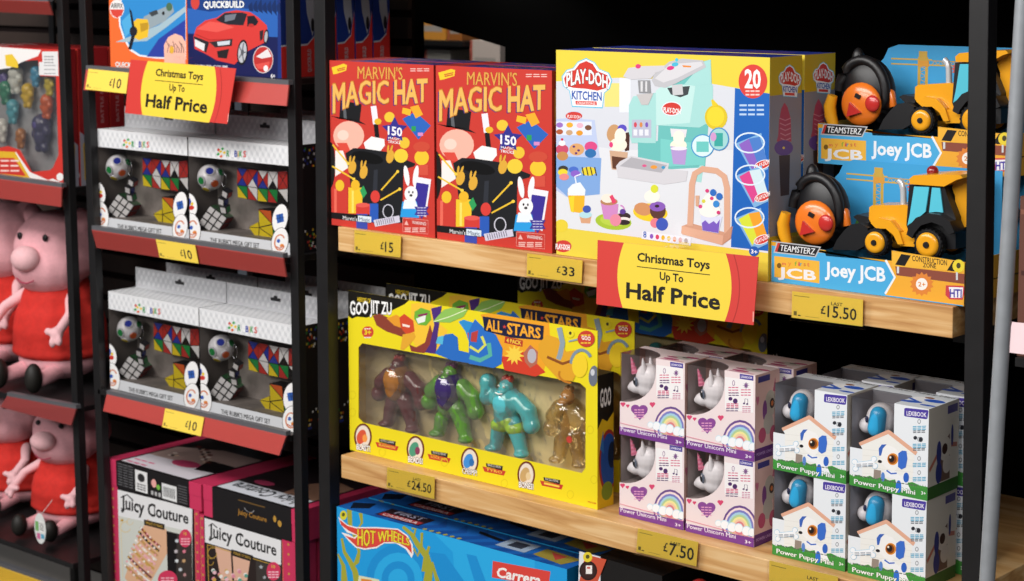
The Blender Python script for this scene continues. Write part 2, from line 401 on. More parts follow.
ticket([(792.2, 291.2), (863, 299.6), (862.5, 326.5), (791.5, 317.5)], '15.50', 'yellow ticket reading £15.50 under the digger toy box', was=True, pc=(.51, .92, .80, .42))
ticket([(387, 467.2), (434.6, 477.4), (434.2, 499), (386.6, 487.4)], '24.50', 'yellow ticket reading £24.50 under the yellow figure box', was=True, pc=(.53, .94, .81, .42))
ticket([(637.9, 528.3), (698.2, 542.2), (696.2, 566.4), (636.2, 551.8)], '7.50', 'yellow ticket reading £7.50 under the pink unicorn boxes', was=True, pc=(.54, .95, .80, .50))
ticket([(769.4, 560.5), (837.9, 577), (837.2, 604), (768.8, 587)], '', 'yellow ticket under the white puppy boxes, cut off by the photo edge', was=True)
def lp(st, fx, ft): A, B, Cc, D = st; return None
ticket([(88.5, 68.8), (128.5, 72.6), (126, 93.6), (85.2, 89.2)], '10', 'yellow ticket reading £10 on the top red strip', Y=-.0155, Yb=-.0295, pc=(.67, .87, .80, .46), holder=False)
ticket([(155.7, 239.2), (194.8, 245.2), (198.4, 263.5), (159.7, 257.6)], '10', 'yellow ticket reading £10 on the middle red strip', Y=-.0262, Yb=-.0242, pc=(.67, .87, .80, .46), holder=False)
ticket([(165.2, 408.3), (203.9, 417.4), (200.6, 436.3), (162, 427)], '10', 'yellow ticket reading £10 on the lowest red strip', Y=-.0195, Yb=-.0315, pc=(.67, .87, .80, .46), holder=False)
# ================================================================== Half Price signs
def sign(cs, label, Y, Yb):
    A, B, Cc, D = W(*cs[0], Y), W(*cs[1], Y), W(*cs[2], Yb), W(*cs[3], Yb)
    t = thing('hanging_sign', label, 'sign', tuple((D+Cc)/2), 'Christmas Toys Half Price signs'); O = t.location.copy()
    m = MB(); m.prism([D, Cc, B, A], (0, .0012, 0), mat('#cd3c35', .4, kind='sign_card'))
    u = (Cc-D); v = (A-D); art = Art(m, D, u, v-u.normalized()*v.dot(u.normalized()))
    def f(p):
        P = A+(B-A)*p[0]+(D-A)*p[1]; q = P-art.o; return (q.dot(art.u), q.dot(art.v))
    art.P = f
    K = '#1d1a14'; Y1 = '#e8cc41'
    ys = [i/12 for i in range(13)]
    art.poly([(.135+.17*(y-.5)**2*.9, y) for y in ys] + [(.845-.30*(y-.5)**2*.5, y) for y in ys[::-1]], Y1)
    art.line([(.892-.30*(y-.5)**2*.5, y) for y in ys], .006, '#a8302b')
    art.text('Christmas Toys', [(.26, .255), (.715, .255)], .125, K, .05)
    art.rect(.26, .335, .715, .348, K)
    art.text('Up To', [(.405, .50), (.555, .50)], .115, K, .045)
    art.text('Half Price', [(.19, .835), (.785, .835)], .225, K, .055)
    art.rect(.972, .80, .978, .95, '#e9a49a')
    m.build('card', t, O)
    m = MB(); m.prism([A+(B-A)*.42, A+(B-A)*.52, A+(B-A)*.52+Vector((0, 0, .012)), A+(B-A)*.42+Vector((0, 0, .012))], (0, abs(Y)*.9, 0), HOLDER)
    m.build('clear_clip', t, O)
sign([(597.6, 240), (758.6, 257), (753.4, 325.2), (596.3, 304.2)], 'yellow and red half price sign hanging from the upper pine shelf', -.03, -.042)
sign([(130.5, 59.5), (236, 68.5), (227, 124), (125, 113)], 'yellow and red half price sign hanging from the top red strip at left', -.036, -.052)
# ================================================================== magic sets
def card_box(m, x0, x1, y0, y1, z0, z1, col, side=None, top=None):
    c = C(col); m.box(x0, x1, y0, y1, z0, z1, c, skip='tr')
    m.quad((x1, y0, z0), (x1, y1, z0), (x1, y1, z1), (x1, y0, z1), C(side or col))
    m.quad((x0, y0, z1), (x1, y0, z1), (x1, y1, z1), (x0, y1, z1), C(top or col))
x0, x1, y0, y1, z0 = -2.481, -2.222, .008, .075, S1; z1 = W(329.4, 60.3, y0).z
t = magic = thing('magic_set_box', 'red magic trick set box, left one of the front pair', 'toy box', (x0, y0, z0), 'red magic set boxes')
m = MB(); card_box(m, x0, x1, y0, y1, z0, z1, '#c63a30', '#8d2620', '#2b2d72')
A = front(m, x0, x1, y0, z0, z1); A.crop(325, 90, 3.875)
# printed picture: top hat, wand, conjuring props (character left out)
A.ell(92, 178, 60, 58, '#efb3a0'); A.ell(70, 175, 22, 20, '#f6cfc0'); A.ell(20, 290, 20, 90, '#1a1716')
A.poly([(55, 112), (60, 40), (142, 55), (135, 120), (160, 135), (20, 100)], '#17171a'); A.poly([(70, 65), (80, 62), (85, 112), (73, 108)], '#5b5e63')
A.poly([(45, 205), (85, 205), (100, 240), (60, 235)], '#d84a3c'); A.poly([(40, 235), (70, 235), (92, 300), (40, 335)], '#ece7e2')
A.line([(188, 62), (197, 132)], 22, '#e9e4ee'); A.line([(197, 132), (208, 235)], 17, '#141416')
A.poly([(150, 205), (180, 180), (230, 190), (232, 215), (205, 250), (160, 235)], '#f0eeec')
A.poly([(80, 245), (110, 225), (160, 228), (240, 240), (350, 285), (345, 296), (304, 308), (300, 515), (195, 520), (110, 470), (95, 330)], '#1b1c20')
A.ell(165, 262, 62, 22, '#050506', .22); A.poly([(190, 310), (205, 308), (200, 500), (180, 495)], '#2d3038')
A.ell(250, 105, 20, 20, '#e5c23a'); A.ell(205, 122, 14, 12, '#e0b32f'); A.ell(295, 255, 27, 27, '#e9c83b'); A.ell(308, 205, 20, 22, '#e5bf38'); A.ell(375, 262, 28, 29, '#f0c233')
A.ell(375, 220, 33, 20, '#c94a36'); A.rect(362, 290, 400, 330, '#d1503f')
A.poly([(300, 112), (350, 84), (410, 138), (362, 192)], '#2b63b9'); A.poly([(302, 68), (335, 76), (330, 100), (298, 90)], '#f0b52c'); A.poly([(330, 66), (362, 58), (380, 95), (352, 110)], '#f0a92c')
A.rect(335, 140, 352, 160, '#2e9a52'); A.rect(360, 165, 380, 178, '#d58ac0')
A.star(270, 155, 52, '#33308a', 5, .5); A.text('150', [(243, 172), (300, 180)], 32, '#f3f1f4', .04)
A.text('MAGIC', [(246, 190), (292, 196)], 9, '#f3f1f4', .02); A.text('TRICKS', [(244, 204), (292, 210)], 10, '#f3f1f4', .02)
for a, b in (((30, 212), (90, 285)), ((28, 295), (112, 345)), ((218, 388), (282, 316)), ((215, 427), (290, 384))): A.line([a, b], 6, '#e9be35'); A.ell(b[0], b[1], 6, 6, '#f2cc45')
for cx, cy in ((106, 300), (150, 318), (253, 258)):
    A.ell(cx, cy, 15, 26, '#dba73a', .2); A.ell(cx-8, cy-30, 4, 16, '#dba73a', .1); A.ell(cx+5, cy-30, 4, 16, '#dba73a', .3)
A.rect(17, 382, 88, 478, '#c93d32'); A.rect(36, 382, 46, 476, '#e66a58'); A.ell(58, 370, 17, 22, '#e8be30')
A.rect(91, 378, 145, 478, '#ecc22f'); A.ell(118, 368, 17, 20, '#e8b52b'); A.rect(104, 390, 112, 476, '#f6dd6a')
A.poly([(135, 388), (150, 370), (163, 400), (148, 420)], '#2f9d58'); A.ell(195, 413, 18, 24, '#d63f38')
A.rect(173, 440, 207, 512, '#2a58b4'); A.rect(120, 442, 174, 482, '#cf3c34'); A.ell(147, 446, 27, 9, '#e25a50'); A.rect(122, 480, 165, 545, '#3a4aa8')
A.arc(245, 470, 20, 26, 0, 360, 4, '#c9c8d4'); A.poly([(188, 504), (288, 486), (292, 512), (195, 530)], '#cfcbdc')
for i in range(9): A.line([(200+i*8, 505-i*1.6), (205+i*8, 525-i*1.6)], 2.5, '#55536a')
A.poly([(350, 335), (412, 346), (392, 492), (330, 470)], '#eceaf0'); A.poly([(354, 358), (403, 366), (388, 465), (345, 455)], '#3b2f93')
A.poly([(300, 432), (356, 432), (366, 496), (292, 492)], '#2b9be0'); A.poly([(308, 425), (350, 425), (362, 460), (302, 460)], '#e8eef2'); A.ell(334, 402, 25, 30, '#efeef0'); A.ell(317, 332, 10, 40, '#efeef0', -.15); A.ell(352, 332, 10, 40, '#efeef0', .15)
A.ell(326, 395, 3, 5, '#2a2728'); A.ell(341, 396, 3, 5, '#2a2728'); A.ell(334, 408, 6, 5, '#3a3638')
A.star(375, 468, 32, '#3d3490', 6, .6); A.bars(358, 455, 394, 485, 4, 3, '#cfcbe8')
A.poly([(15, 472), (178, 488), (178, 516), (15, 496)], '#171517'); A.poly([(128, 486), (180, 491), (180, 514), (128, 509)], '#d9e6ef')
A.text("Marvin's", [(70, 502), (125, 508)], 15, '#e8e6e6', .015); A.text('Magic', [(133, 506), (176, 511)], 14, '#35486a', .015)
A.line([(302, 496), (400, 505), (400, 558), (302, 548), (302, 496)], 2, '#e59a90'); A.text('WARNING:', [(338, 519), (394, 525)], 13, '#f2dcd8', .03)
A.poly([(308, 522), (316, 505), (325, 524)], '#e8b2aa'); A.bars(308, 533, 394, 546, 3, 4, '#eab8b0')
A.crop(320, 40, 6.4)
A.poly([(75, 175), (110, 165), (150, 152), (172, 160), (168, 195), (110, 215), (85, 220)], '#e9c62e'); A.line([(110, 188), (162, 175)], 6, '#c0392f'); A.line([(112, 198), (160, 187)], 6, '#c0392f')
A.text("MARVIN'S", [(240, 248), (530, 254)], 78, '#dca24a', .02, out=('#8a3a24', .012)); A.bars(575, 182, 705, 195, 2, 5, '#eec8c0')
bs = [(80, 470), (100, 466), (170, 432), (250, 410), (340, 408), (445, 404)]; tp = [(80, 283), (250, 262), (445, 262)]
bs2 = [(475, 408), (600, 402), (692, 386)]; tp2 = [(475, 262), (600, 256), (697, 252)]
sh = lambda L: [(x-7, y+8) for x, y in L]
A.text('MAGIC', sh(bs), 0, '#3b2c7c', .035, top=sh(tp)); A.text('HAT', sh(bs2), 0, '#3b2c7c', .035, top=sh(tp2))
A.text('MAGIC', bs, 0, '#e7b45c', .046, top=tp, out=('#c27a2c', .014)); A.text('HAT', bs2, 0, '#e7b45c', .046, top=tp2, out=('#c27a2c', .014))
R = right(m, x1, y0, y1, z0, z1); R.frac(); R.rect(.1, .1, .9, .3, '#b98a3a'); R.rect(.1, .4, .9, .62, '#1c1a1c'); R.bars(.1, .7, .9, .95, 6, .01, '#c9867c')
T = topf(m, x0, x1, y0, y1, z1); T.frac(); T.rect(0, 0, .2, 1, '#a63028'); T.text('MAGIC HAT', [(.3, .6), (.9, .6)], .4, '#9a7432', .02); T.bars(.3, .75, .95, .9, 2, .05, '#5a62a8')
m.build('box', t, t.location)
m = MB(); m.prism([(x1+.0002, y0+.0015, z0+.09), (x1+.0002, y0+.0155, z0+.09), (x1+.0002, y0+.0155, z0+.105), (x1+.0002, y0+.0015, z0+.105)], (.0003, 0, 0), HOLDER)
m.build('seal_sticker', t, t.location)
dx = W(435.8, 67.3, y0).x-x0
dup(magic, (x0+dx, y0, z0), 'red magic trick set box, right one of the front pair, beside the play dough box', group='red magic set boxes')
dup(magic, (x0-.002, y0+.075, z0), 'red magic trick set box behind the left one of the front pair')
dup(magic, (x0+dx-.004, y0+.075, z0), 'red magic trick set box behind the right one of the front pair')
# ================================================================== play dough kitchen set
x0, x1, y0, y1, z0 = -1.947, -1.5382, .006, .092, S1; z1 = W(554.5, 49.7, y0).z
t = dough = thing('modelling_dough_box', 'large yellow and white ice cream dough set box, front one on the upper shelf', 'toy box', (x0, y0, z0), 'dough kitchen set boxes')
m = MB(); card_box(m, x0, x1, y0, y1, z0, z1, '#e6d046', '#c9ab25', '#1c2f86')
A = front(m, x0, x1, y0, z0, z1); A.crop(0, 0, 1)
A.poly([(550, 81.8), (590, 79), (621, 77.7), (670, 79.5), (712, 83.8), (771, 94), (775, 254), (700, 244), (644, 238), (585, 230.5), (550, 226)], '#d5d8e0')
A.poly([(550, 140), (620, 150), (700, 150), (771, 150), (775, 254), (700, 244), (644, 238), (585, 230.5), (550, 226)], '#dfe1e6')
A.crop(555, 50, 5.28); A.rect(262, 175, 340, 300, '#e6dc7e'); A.rect(340, 150, 400, 330, '#e4e8f0')
A.crop(700, 210, 6.4); A.crop(0, 0, 1); A.poly([(735, 88), (775, 94.5), (772, 251.5), (731, 247)], '#1b62b8')
# logo
A.crop(555, 50, 5.28)
def dough_logo(A, f, big=True):
    q = lambda L: [f(*p) for p in L]
    blob = [(35, 140), (60, 105), (95, 95), (120, 62), (165, 42), (210, 65), (235, 100), (285, 120), (303, 160), (290, 205), (262, 228), (252, 308), (90, 300), (75, 215), (42, 190)]
    A.poly(q(blob), '#58bfe0'); cx, cy = 168, 170
    A.poly(q([(cx+(x-cx)*.96, cy+(y-cy)*.96) for x, y in blob]), '#f3f5f8')
    A.poly(q([(48, 150), (70, 115), (105, 105), (130, 72), (165, 58), (200, 74), (222, 110), (275, 132), (290, 165), (275, 200), (225, 215), (165, 205), (100, 200), (58, 190)]), '#cf3a30')
    b = [(60, 195), (110, 178), (165, 172), (220, 185), (280, 205)]; tp = [(52, 128), (110, 108), (165, 102), (220, 118), (285, 145)]
    A.text('PLAY-DOH', q(b), 0, '#f4f4f4', .05, top=q(tp), out=('#5c2a28', .03) if big else None)
    A.text('KITCHEN', q([(88, 258), (248, 268)]), 0, '#2c57ac', .045, top=q([(88, 215), (248, 225)]))
    A.poly(q([(108, 268), (220, 272), (222, 292), (110, 288)]), '#d8483f')
    if big: A.text('CREATIONS', q([(116, 285), (214, 289)]), 0, '#f6e6e4', .03, top=q([(116, 273), (214, 277)]))
I2 = lambda x, y: (x, y)
dough_logo(A, I2)
# shelf of sweets
A.poly([(5, 365), (60, 360), (75, 325), (125, 325), (145, 365), (210, 370), (220, 450), (240, 590), (238, 760), (60, 775), (5, 740)], '#bcc9e8'); A.poly([(5, 560), (245, 570), (236, 762), (70, 778), (5, 720)], '#7fa6dc')
A.ell(100, 348, 44, 22, '#cf3f38'); A.text('PLAY-DOH', [(65, 358), (135, 362)], 16, '#f6e9e8', .03); A.rect(5, 378, 195, 450, '#dfe4f2')
for x, y, c in ((25, 396, '#9b6fc0'), (78, 396, '#efae36'), (132, 398, '#f0b6c8'), (176, 410, '#7a5038'), (25, 432, '#b05a38'), (76, 436, '#c9a27c'), (130, 438, '#e39a2c')): A.ell(x, y, 18, 14, c)
for x, y, r, c in ((38, 525, 34, '#c84e6c'), (38, 492, 18, '#f2eef0'), (115, 525, 40, '#dba46c'), (190, 510, 34, '#d94c86'), (188, 545, 30, '#2f6fae'), (40, 560, 30, '#c48a52')): A.ell(x, y, r, r*.8, c)
for x, y in ((100, 510), (125, 530), (112, 545)): A.ell(x, y, 7, 6, '#5a2b78')
A.ell(38, 472, 7, 7, '#d0284c')
A.crop(550, 150, 5.28)
for x, y, c in ((70, 100, '#3a3734'), (68, 118, '#e8d437'), (75, 142, '#e58a86'), (125, 105, '#4a6ec8'), (135, 125, '#8a62c8'), (205, 112, '#e7d130')): A.ell(x, y, 38 if x > 180 else 26, 24 if x > 180 else 18, c)
for i in range(4): A.line([(170+i*22, 90), (180+i*22, 135)], 6, '#3a2f28')
# drinks and cakes on the counter
A.poly([(92, 225), (185, 215), (180, 335), (110, 325)], '#edb52a'); A.poly([(120, 180), (160, 170), (188, 210), (185, 240), (95, 240), (95, 205)], '#e8edf0'); A.line([(140, 180), (132, 140), (165, 126)], 7, '#e9eef6')
A.poly([(100, 250), (130, 240), (125, 330), (112, 325)], '#f0d22f'); A.poly([(155, 345), (220, 345), (212, 388), (165, 386)], '#d9a27e'); A.ell(188, 342, 34, 18, '#b5dce4'); A.ell(195, 312, 22, 20, '#3f58b0')
A.ell(335, 378, 96, 44, '#a8c437', .1); A.ell(335, 372, 70, 30, '#b9d24a', .1); A.poly([(268, 278), (362, 285), (355, 370), (285, 365)], '#d08ac4'); A.arc(372, 315, 20, 22, -90, 120, 8, '#cf8ac6')
A.ell(312, 272, 46, 20, '#b8835c'); A.ell(305, 255, 34, 24, '#efe6d8'); A.poly([(315, 245), (330, 235), (352, 275), (332, 285)], '#e0456a')
A.ell(392, 350, 34, 20, '#3a2a2c'); A.ell(390, 368, 34, 14, '#f1e5df'); A.ell(390, 382, 34, 14, '#33262a'); A.ell(347, 370, 30, 32, '#e58aa0'); A.ell(385, 325, 16, 14, '#5f3f94')
A.ell(530, 330, 92, 48, '#f0cd2b', .1); A.ell(492, 312, 48, 34, '#d19162', .2); A.ell(570, 320, 42, 46, '#5c3a30'); A.ell(568, 298, 42, 26, '#8a5cb8'); A.ell(566, 296, 12, 8, '#3a2530'); A.ell(540, 245, 42, 34, '#f2eee4'); A.ell(552, 205, 20, 22, '#d8dc3c')
A.ell(555, 385, 25, 26, '#e77f8c'); A.ell(592, 392, 32, 34, '#3f58b8')
A.ell(548-478, 508, 44, 32, '#cf3f38'); A.text('PLAY-DOH', [(30, 522), (105, 528)], 26, '#f3eeee', .04, out=('#fff', .02)); A.ell(60, 400, 36, 34, '#e8cf3c')
# ice cream cone glass
A.crop(555, 50, 5.28); A.ell(310, 440, 36, 48, '#c99a6c', .2); A.ell(355, 415, 24, 22, '#5a4fc0'); A.poly([(365, 440), (395, 432), (392, 530), (370, 535)], '#4a2b22'); A.ell(335, 500, 46, 36, '#f3ead8'); A.ell(345, 455, 30, 42, '#f5efdd')
A.poly([(288, 530), (385, 540), (375, 640), (300, 630)], '#cfa98c'); A.poly([(300, 560), (380, 570), (372, 635), (305, 625)], '#5f3a2a'); A.ell(297, 500, 10, 15, '#e0407a')
# machine
A.crop(620, 50, 5.284)
MT, MD, ML = '#a6d8d4', '#6cbdb9', '#bfe4e0'
A.poly([(440, 60), (480, 50), (485, 175), (450, 620), (95, 640), (95, 500), (200, 480), (210, 220)], MD)
A.poly([(375, 690), (450, 560), (430, 700)], MT)
A.poly([(48, 290), (70, 245), (190, 225), (215, 215), (225, 190), (480, 170), (492, 190), (490, 370), (420, 410), (192, 398), (190, 492), (62, 492), (46, 430)], MT)
A.poly([(190, 215), (230, 185), (400, 185), (370, 385), (192, 398)], ML); A.poly([(442, 62), (480, 50), (484, 178), (400, 190), (340, 182)], MT)
A.poly([(250, 200), (370, 190), (360, 235), (320, 250), (270, 235)], '#3f4548'); A.poly([(275, 185), (330, 180), (335, 235), (280, 240)], '#c9c9cc')
A.poly([(168, 160), (180, 130), (260, 62), (330, 45), (440, 55), (456, 90), (300, 175), (240, 200), (185, 190)], '#bfbfc4'); A.poly([(185, 150), (265, 75), (430, 62), (440, 80), (300, 150), (230, 172)], '#d6d5d9')
A.ell(268, 95, 20, 11, '#d9377f', -.2); A.ell(292, 76, 18, 11, '#4cb8d6', -.2); A.poly([(330, 80), (378, 84), (375, 92), (335, 90)], '#e58a3c'); A.ell(300, 52, 8, 10, '#52c4dc')
A.poly([(18, 140), (45, 95), (120, 85), (235, 82), (240, 100), (190, 120), (165, 150), (60, 156)], '#cfcdd2'); A.ell(97, 86, 14, 12, '#dc3f7c')
A.poly([(95, 160), (160, 160), (165, 228), (102, 228)], '#8f9094'); A.rect(110, 165, 122, 220, '#d7d7da'); A.rect(135, 165, 145, 220, '#d7d7da'); A.poly([(88, 235), (178, 228), (150, 290), (115, 290)], '#c4c0c0')
A.rect(64, 368, 166, 464, '#b9bcd0'); 
for i in range(3): A.rect(72+i*30, 420, 92+i*30, 452, '#e4e6ee'); A.ell(82+i*30, 395, 8, 14, ('#d04a5a', '#d98a4a', '#7a58b8')[i])
A.ell(274, 310, 54, 38, '#e9eef4'); A.ell(274, 310, 49, 33, '#cf3b33'); A.text('PLAY-DOH', [(230, 328), (322, 338)], 26, '#f7f3f2', .05)
A.poly([(98, 495), (190, 498), (185, 525), (105, 522)], '#dedce0'); A.poly([(266, 415), (355, 420), (348, 462), (272, 458)], '#e2dfe4')
A.ell(508, 355, 60, 66, '#dcc22a'); A.ell(506, 352, 46, 52, '#efd434'); A.poly([(482, 265), (492, 260), (520, 290), (490, 300)], '#e8cb2c')
A.crop(620, 150, 5.284)                                    # lower half of the machine
A.poly([(95, -40), (225, -30), (225, 95), (100, 80)], MD); A.poly([(215, -60), (450, -30), (450, 80), (215, 90)], '#7accc6')
A.poly([(-20, 85), (0, 60), (60, 30), (260, 70), (255, 100), (360, 110), (350, 165), (235, 182), (-10, 145)], '#d3d1d6'); A.poly([(0, 85), (60, 38), (250, 80), (220, 120)], '#b0aeb4')
A.ell(130, 83, 12, 7, '#d9588a'); A.ell(180, 90, 18, 10, '#e99a3c'); A.ell(230, 92, 10, 8, '#3f9ac8')
A.ell(310, -25, 44, 30, '#f3ecd9'); A.ell(312, -65, 30, 38, '#f5efdf'); A.poly([(268, -20), (355, -12), (345, 78), (282, 74)], '#b49ad2'); A.ell(312, -8, 44, 10, '#ece6f0')
# callouts
A.ell(438-0, -22+0, 62, 62, '#3d8fc8'); A.ell(438, -22, 56, 56, '#d6ecee'); A.rect(405, -45, 470, 10, '#6cc6c0'); A.ell(524, -58, 54, 62, '#3b88c4'); A.ell(524, -58, 48, 56, '#9fd3d2'); A.rect(500, -90, 545, -20, '#3aa69e'); A.ell(495, -70, 16, 24, '#cf9acb')
# peach carrier with sundae
A.crop(660, 150, 5.28)
P_ = '#dba98e'
A.poly([(115, 402), (160, 385), (365, 440), (385, 400), (375, 470), (330, 500), (112, 440)], '#cf9a80')
A.line([(160, 400), (170, 180), (185, 125), (225, 100), (300, 110), (340, 140), (355, 200), (355, 440)], 32, P_); A.poly([(115, 400), (335, 452), (330, 502), (118, 445)], P_); A.poly([(335, 452), (380, 400), (376, 462), (330, 502)], '#c9947a')
A.poly([(215, 345), (330, 352), (310, 440), (225, 425)], '#d9dcf0'); A.poly([(222, 385), (240, 370), (260, 390), (285, 375), (300, 390), (318, 365), (310, 438), (226, 424)], '#7a5cc0')
A.ell(265, 320, 56, 36, '#f3efe8'); A.ell(265, 275, 38, 44, '#f3efe8'); A.poly([(188, 240), (210, 240), (205, 300), (190, 295)], '#d8a88a')
for x, y, c in ((282, 225, '#2f6cc0'), (315, 245, '#2f6cc0'), (298, 285, '#3a8ad2'), (275, 255, '#d8407a'), (250, 215, '#d8407a'), (310, 330, '#d23b74'), (232, 270, '#d8d040'), (215, 298, '#d94a80')): A.ell(x, y, 17 if c[1] in '23' else 10, 19 if c[1] in '23' else 10, c)
# blue column: three tubs
for (cx, cy), (a, b) in (((475, -30), ('#8a62c0', '#4a7cc8')), ((478, 140), ('#d8468c', '#cfe3ea')), ((474, 365), ('#d6df3c', '#efa12c'))):
    A.poly([(cx-74, cy-5), (cx+60, cy-60), (cx+96, cy+130), (cx+20, cy+165)], '#7fb0dc'); A.poly([(cx-58, cy), (cx-5, cy-30), (cx+40, cy+100), (cx+15, cy+140)], a); A.poly([(cx-5, cy-30), (cx+52, cy-40), (cx+92, cy+85), (cx+40, cy+100)], b)
    A.arc(cx, cy-8, 76, 52, 0, 360, 8, '#dbe9f6', 22); A.ell(cx+66, cy+108, 46, 24, '#f0eef0', -.35); A.ell(cx+66, cy+108, 42, 20, '#d23f36', -.35); A.text('PLAY-DOH', [(cx+32, cy+132), (cx+104, cy+100)], 22, '#f6efee', .04)
A.crop(700, 40, 6.4); A.ell(339, 265, 92, 109, '#d8423a', n=30); A.text('20', [(284, 303), (392, 307)], 112, '#f6f3f2', .05); A.bars(290, 322, 385, 345, 2, 10, '#f0c8c2')
A.bars(250, 412, 415, 470, 3, 12, '#b8d0ec')
A.crop(545, 40, 2.003); A.poly([(195, 383), (293, 396), (292, 412), (194, 398)], '#e9ecf4'); A.text('8', [(197, 395), (204, 396)], 12, '#2a5cb4', .03)
for i in range(7): A.ell(214+i*11.5, 393+i*1.5, 3.6, 5, ('#8a5ac0', '#d8486a', '#e8b830', '#e8c83a', '#e58a3a', '#d96a5a', '#7a4a3a')[i])
A.ell(419, 423, 10, 10, '#1c58b0'); A.text('3+', [(413, 427), (426, 429)], 8, '#fff', .03)
R = right(m, x1, y0, y1, z0, z1); R.frac(); R.rect(0, .17, 1, .80, '#8d8b93'); R.rect(0, .0, .006, 1, '#e2d27a')
R.crop(700, 40, 6.4); dough_logo(R, lambda x, y: (575+(x-168)*.55, 262+(y-175)*.80), False)
R.poly([(540, 400), (520, 440), (505, 520), (500, 610), (490, 650), (585, 650), (580, 500), (560, 430)], '#b84a62')
for i in range(5): R.line([(508+i*2, 500+i*32), (545, 515+i*32), (580, 500+i*32)], 7, '#d58a98')
R.ell(535, 690, 60, 50, '#6a4890'); R.ell(535, 690, 8, 8, '#f1cf58'); R.poly([(505, 740), (575, 735), (570, 990), (515, 1000)], '#4a3630'); R.frac(); R.rect(.25, .86, .85, .96, '#2c6cae')
T = topf(m, x0, x1, y0, y1, z1); T.frac(); T.bars(.2, .3, .9, .8, 3, .06, '#8a4a5a'); T.rect(0, .0, 1, .03, '#3a5cc0')
m.build('box', t, t.location)
dup(dough, (x0-.002, y1+.010, z0), 'large yellow dough set box standing behind the front one', group='dough kitchen set boxes')
# ================================================================== toy digger sets
BLU, ORG = '#4aa9dc', '#efab35'
def W5(x, y, Y): return W(770+x/4.15, 160+y/4.15, Y)
YP, BP, OP = PL('#eda51e', .25), mat('#0f0f12', .42, kind='plastic'), PL('#e87722', .25)
x0, x1, y0, z0 = -1.5372, -1.222, .012, S1; dpt = .105
t = digger = thing('digger_toy_set', 'blue and yellow tray box with toy digger, at the front of the upper shelf', 'toy set', (x0, y0, z0), 'toy digger sets'); O = t.location
m = MB(); pf = [(768.5, 281), (768.5, 240.5), (824, 250), (826, 256), (893, 262), (893, 250.5), (968, 267), (968, 303)]
fp = [W(x, y, y0) for x, y in pf]; fp[0].z = z0; fp[-1].z = z0; fp[0].x = fp[1].x = x0; fp[-1].x = fp[-2].x = x1
m.prism(fp[::-1], (0, .0012, 0), C(BLU)); hz = fp[1].z
m.quad((x0, y0, z0), (x1, y0, z0), (x1, y0+dpt, z0), (x0, y0+dpt, z0), '#e0a030')
m.box(x0, x0+.0012, y0, y0+dpt, z0, hz, C('#e9b040')); m.box(x1-.0012, x1, y0, y0+dpt, z0, hz, C('#e9b040')); m.box(x0, x1, y0+.004, y0+dpt, z0+.026, z0+.028, '#1b1718')
A = front(m, x0, x1, y0, z0, z0+.3); A.w = x1-x0; A.crop(770, 160, 4.15)
A.poly([(-10, 335), (232, 375), (232, 388), (505, 418), (505, 375), (850, 430), (850, 440), (505, 428), (-10, 352)], '#e0a52c')
A.poly([(478, 415), (520, 425), (850, 470), (850, 610), (478, 560), (518, 488)], '#eba935'); A.line([(480, 415), (518, 487), (478, 555)], 9, '#e6edf2')
A.poly([(520, 440), (850, 478), (850, 520), (525, 478)], '#8a4a3a'); A.rect(527, 440, 536, 470, '#cfd3d6'); A.rect(772, 460, 780, 498, '#cfd3d6')
A.poly([(506, 380), (820, 425), (820, 466), (508, 440)], '#edb43a'); A.poly([(545, 390), (585, 396), (560, 440), (520, 434)], '#1c1a1a'); A.poly([(760, 418), (790, 422), (765, 462), (735, 458)], '#1c1a1a')
A.text('CONSTRUCTION', [(590, 418), (735, 438)], 22, '#2a2320', .02); A.text('ZONE', [(635, 444), (690, 450)], 18, '#2a2320', .02); A.ell(783, 440, 25, 27, '#e8d13a'); A.ell(783, 438, 9, 12, '#4a4428')
A.text('Joey JCB', [(225, 478), (482, 505)], 55, '#e9eef3', .06)
A.poly([(18, 398), (205, 420), (205, 512), (18, 485)], '#eab33e'); A.text('JCB', [(25, 482), (198, 500)], 38, '#e8e8ea', .09)
A.ell(38, 438, 9, 11, '#7a5a20')
for ch, xx, cc in zip('my first', (50, 74, 0, 102, 116, 124, 139, 154), ('#d6564a', '#df8a3a', '#fff', '#7aa83c', '#d6564a', '#3aa0b0', '#c8703a', '#d6564a')):
    if ch != ' ': A.text(ch, [(xx, 433+xx*.05), (xx+(16 if ch in 'my' else 10), 434+xx*.05)], 17 if ch not in 'm' else 13, cc, .03)
A.poly([(28, 338), (212, 360), (190, 404), (15, 385)], '#b9bcc0'); A.poly([(32, 343), (205, 364), (186, 399), (20, 380)], '#222124'); A.poly([(32, 343), (42, 344), (30, 381), (20, 380)], '#c23b33'); A.text('TEAMSTERZ', [(40, 376), (186, 393)], 25, '#eceeef', .03, slant=4)
A.star(630, 515, 50, '#dd8438', 14, .8); A.ell(630, 515, 24, 25, '#f3ede6'); A.text('2+', [(615, 524), (646, 526)], 18, '#dd8438', .03)
A.poly([(730, 520), (800, 522), (812, 530), (800, 580), (745, 578), (728, 560)], '#c9404a'); A.poly([(742, 527), (802, 529), (798, 572), (750, 572)], '#f0edf2'); A.text('HTI', [(745, 568), (797, 570)], 32, '#4a3fa0', .06)
m.build('tray', t, O)
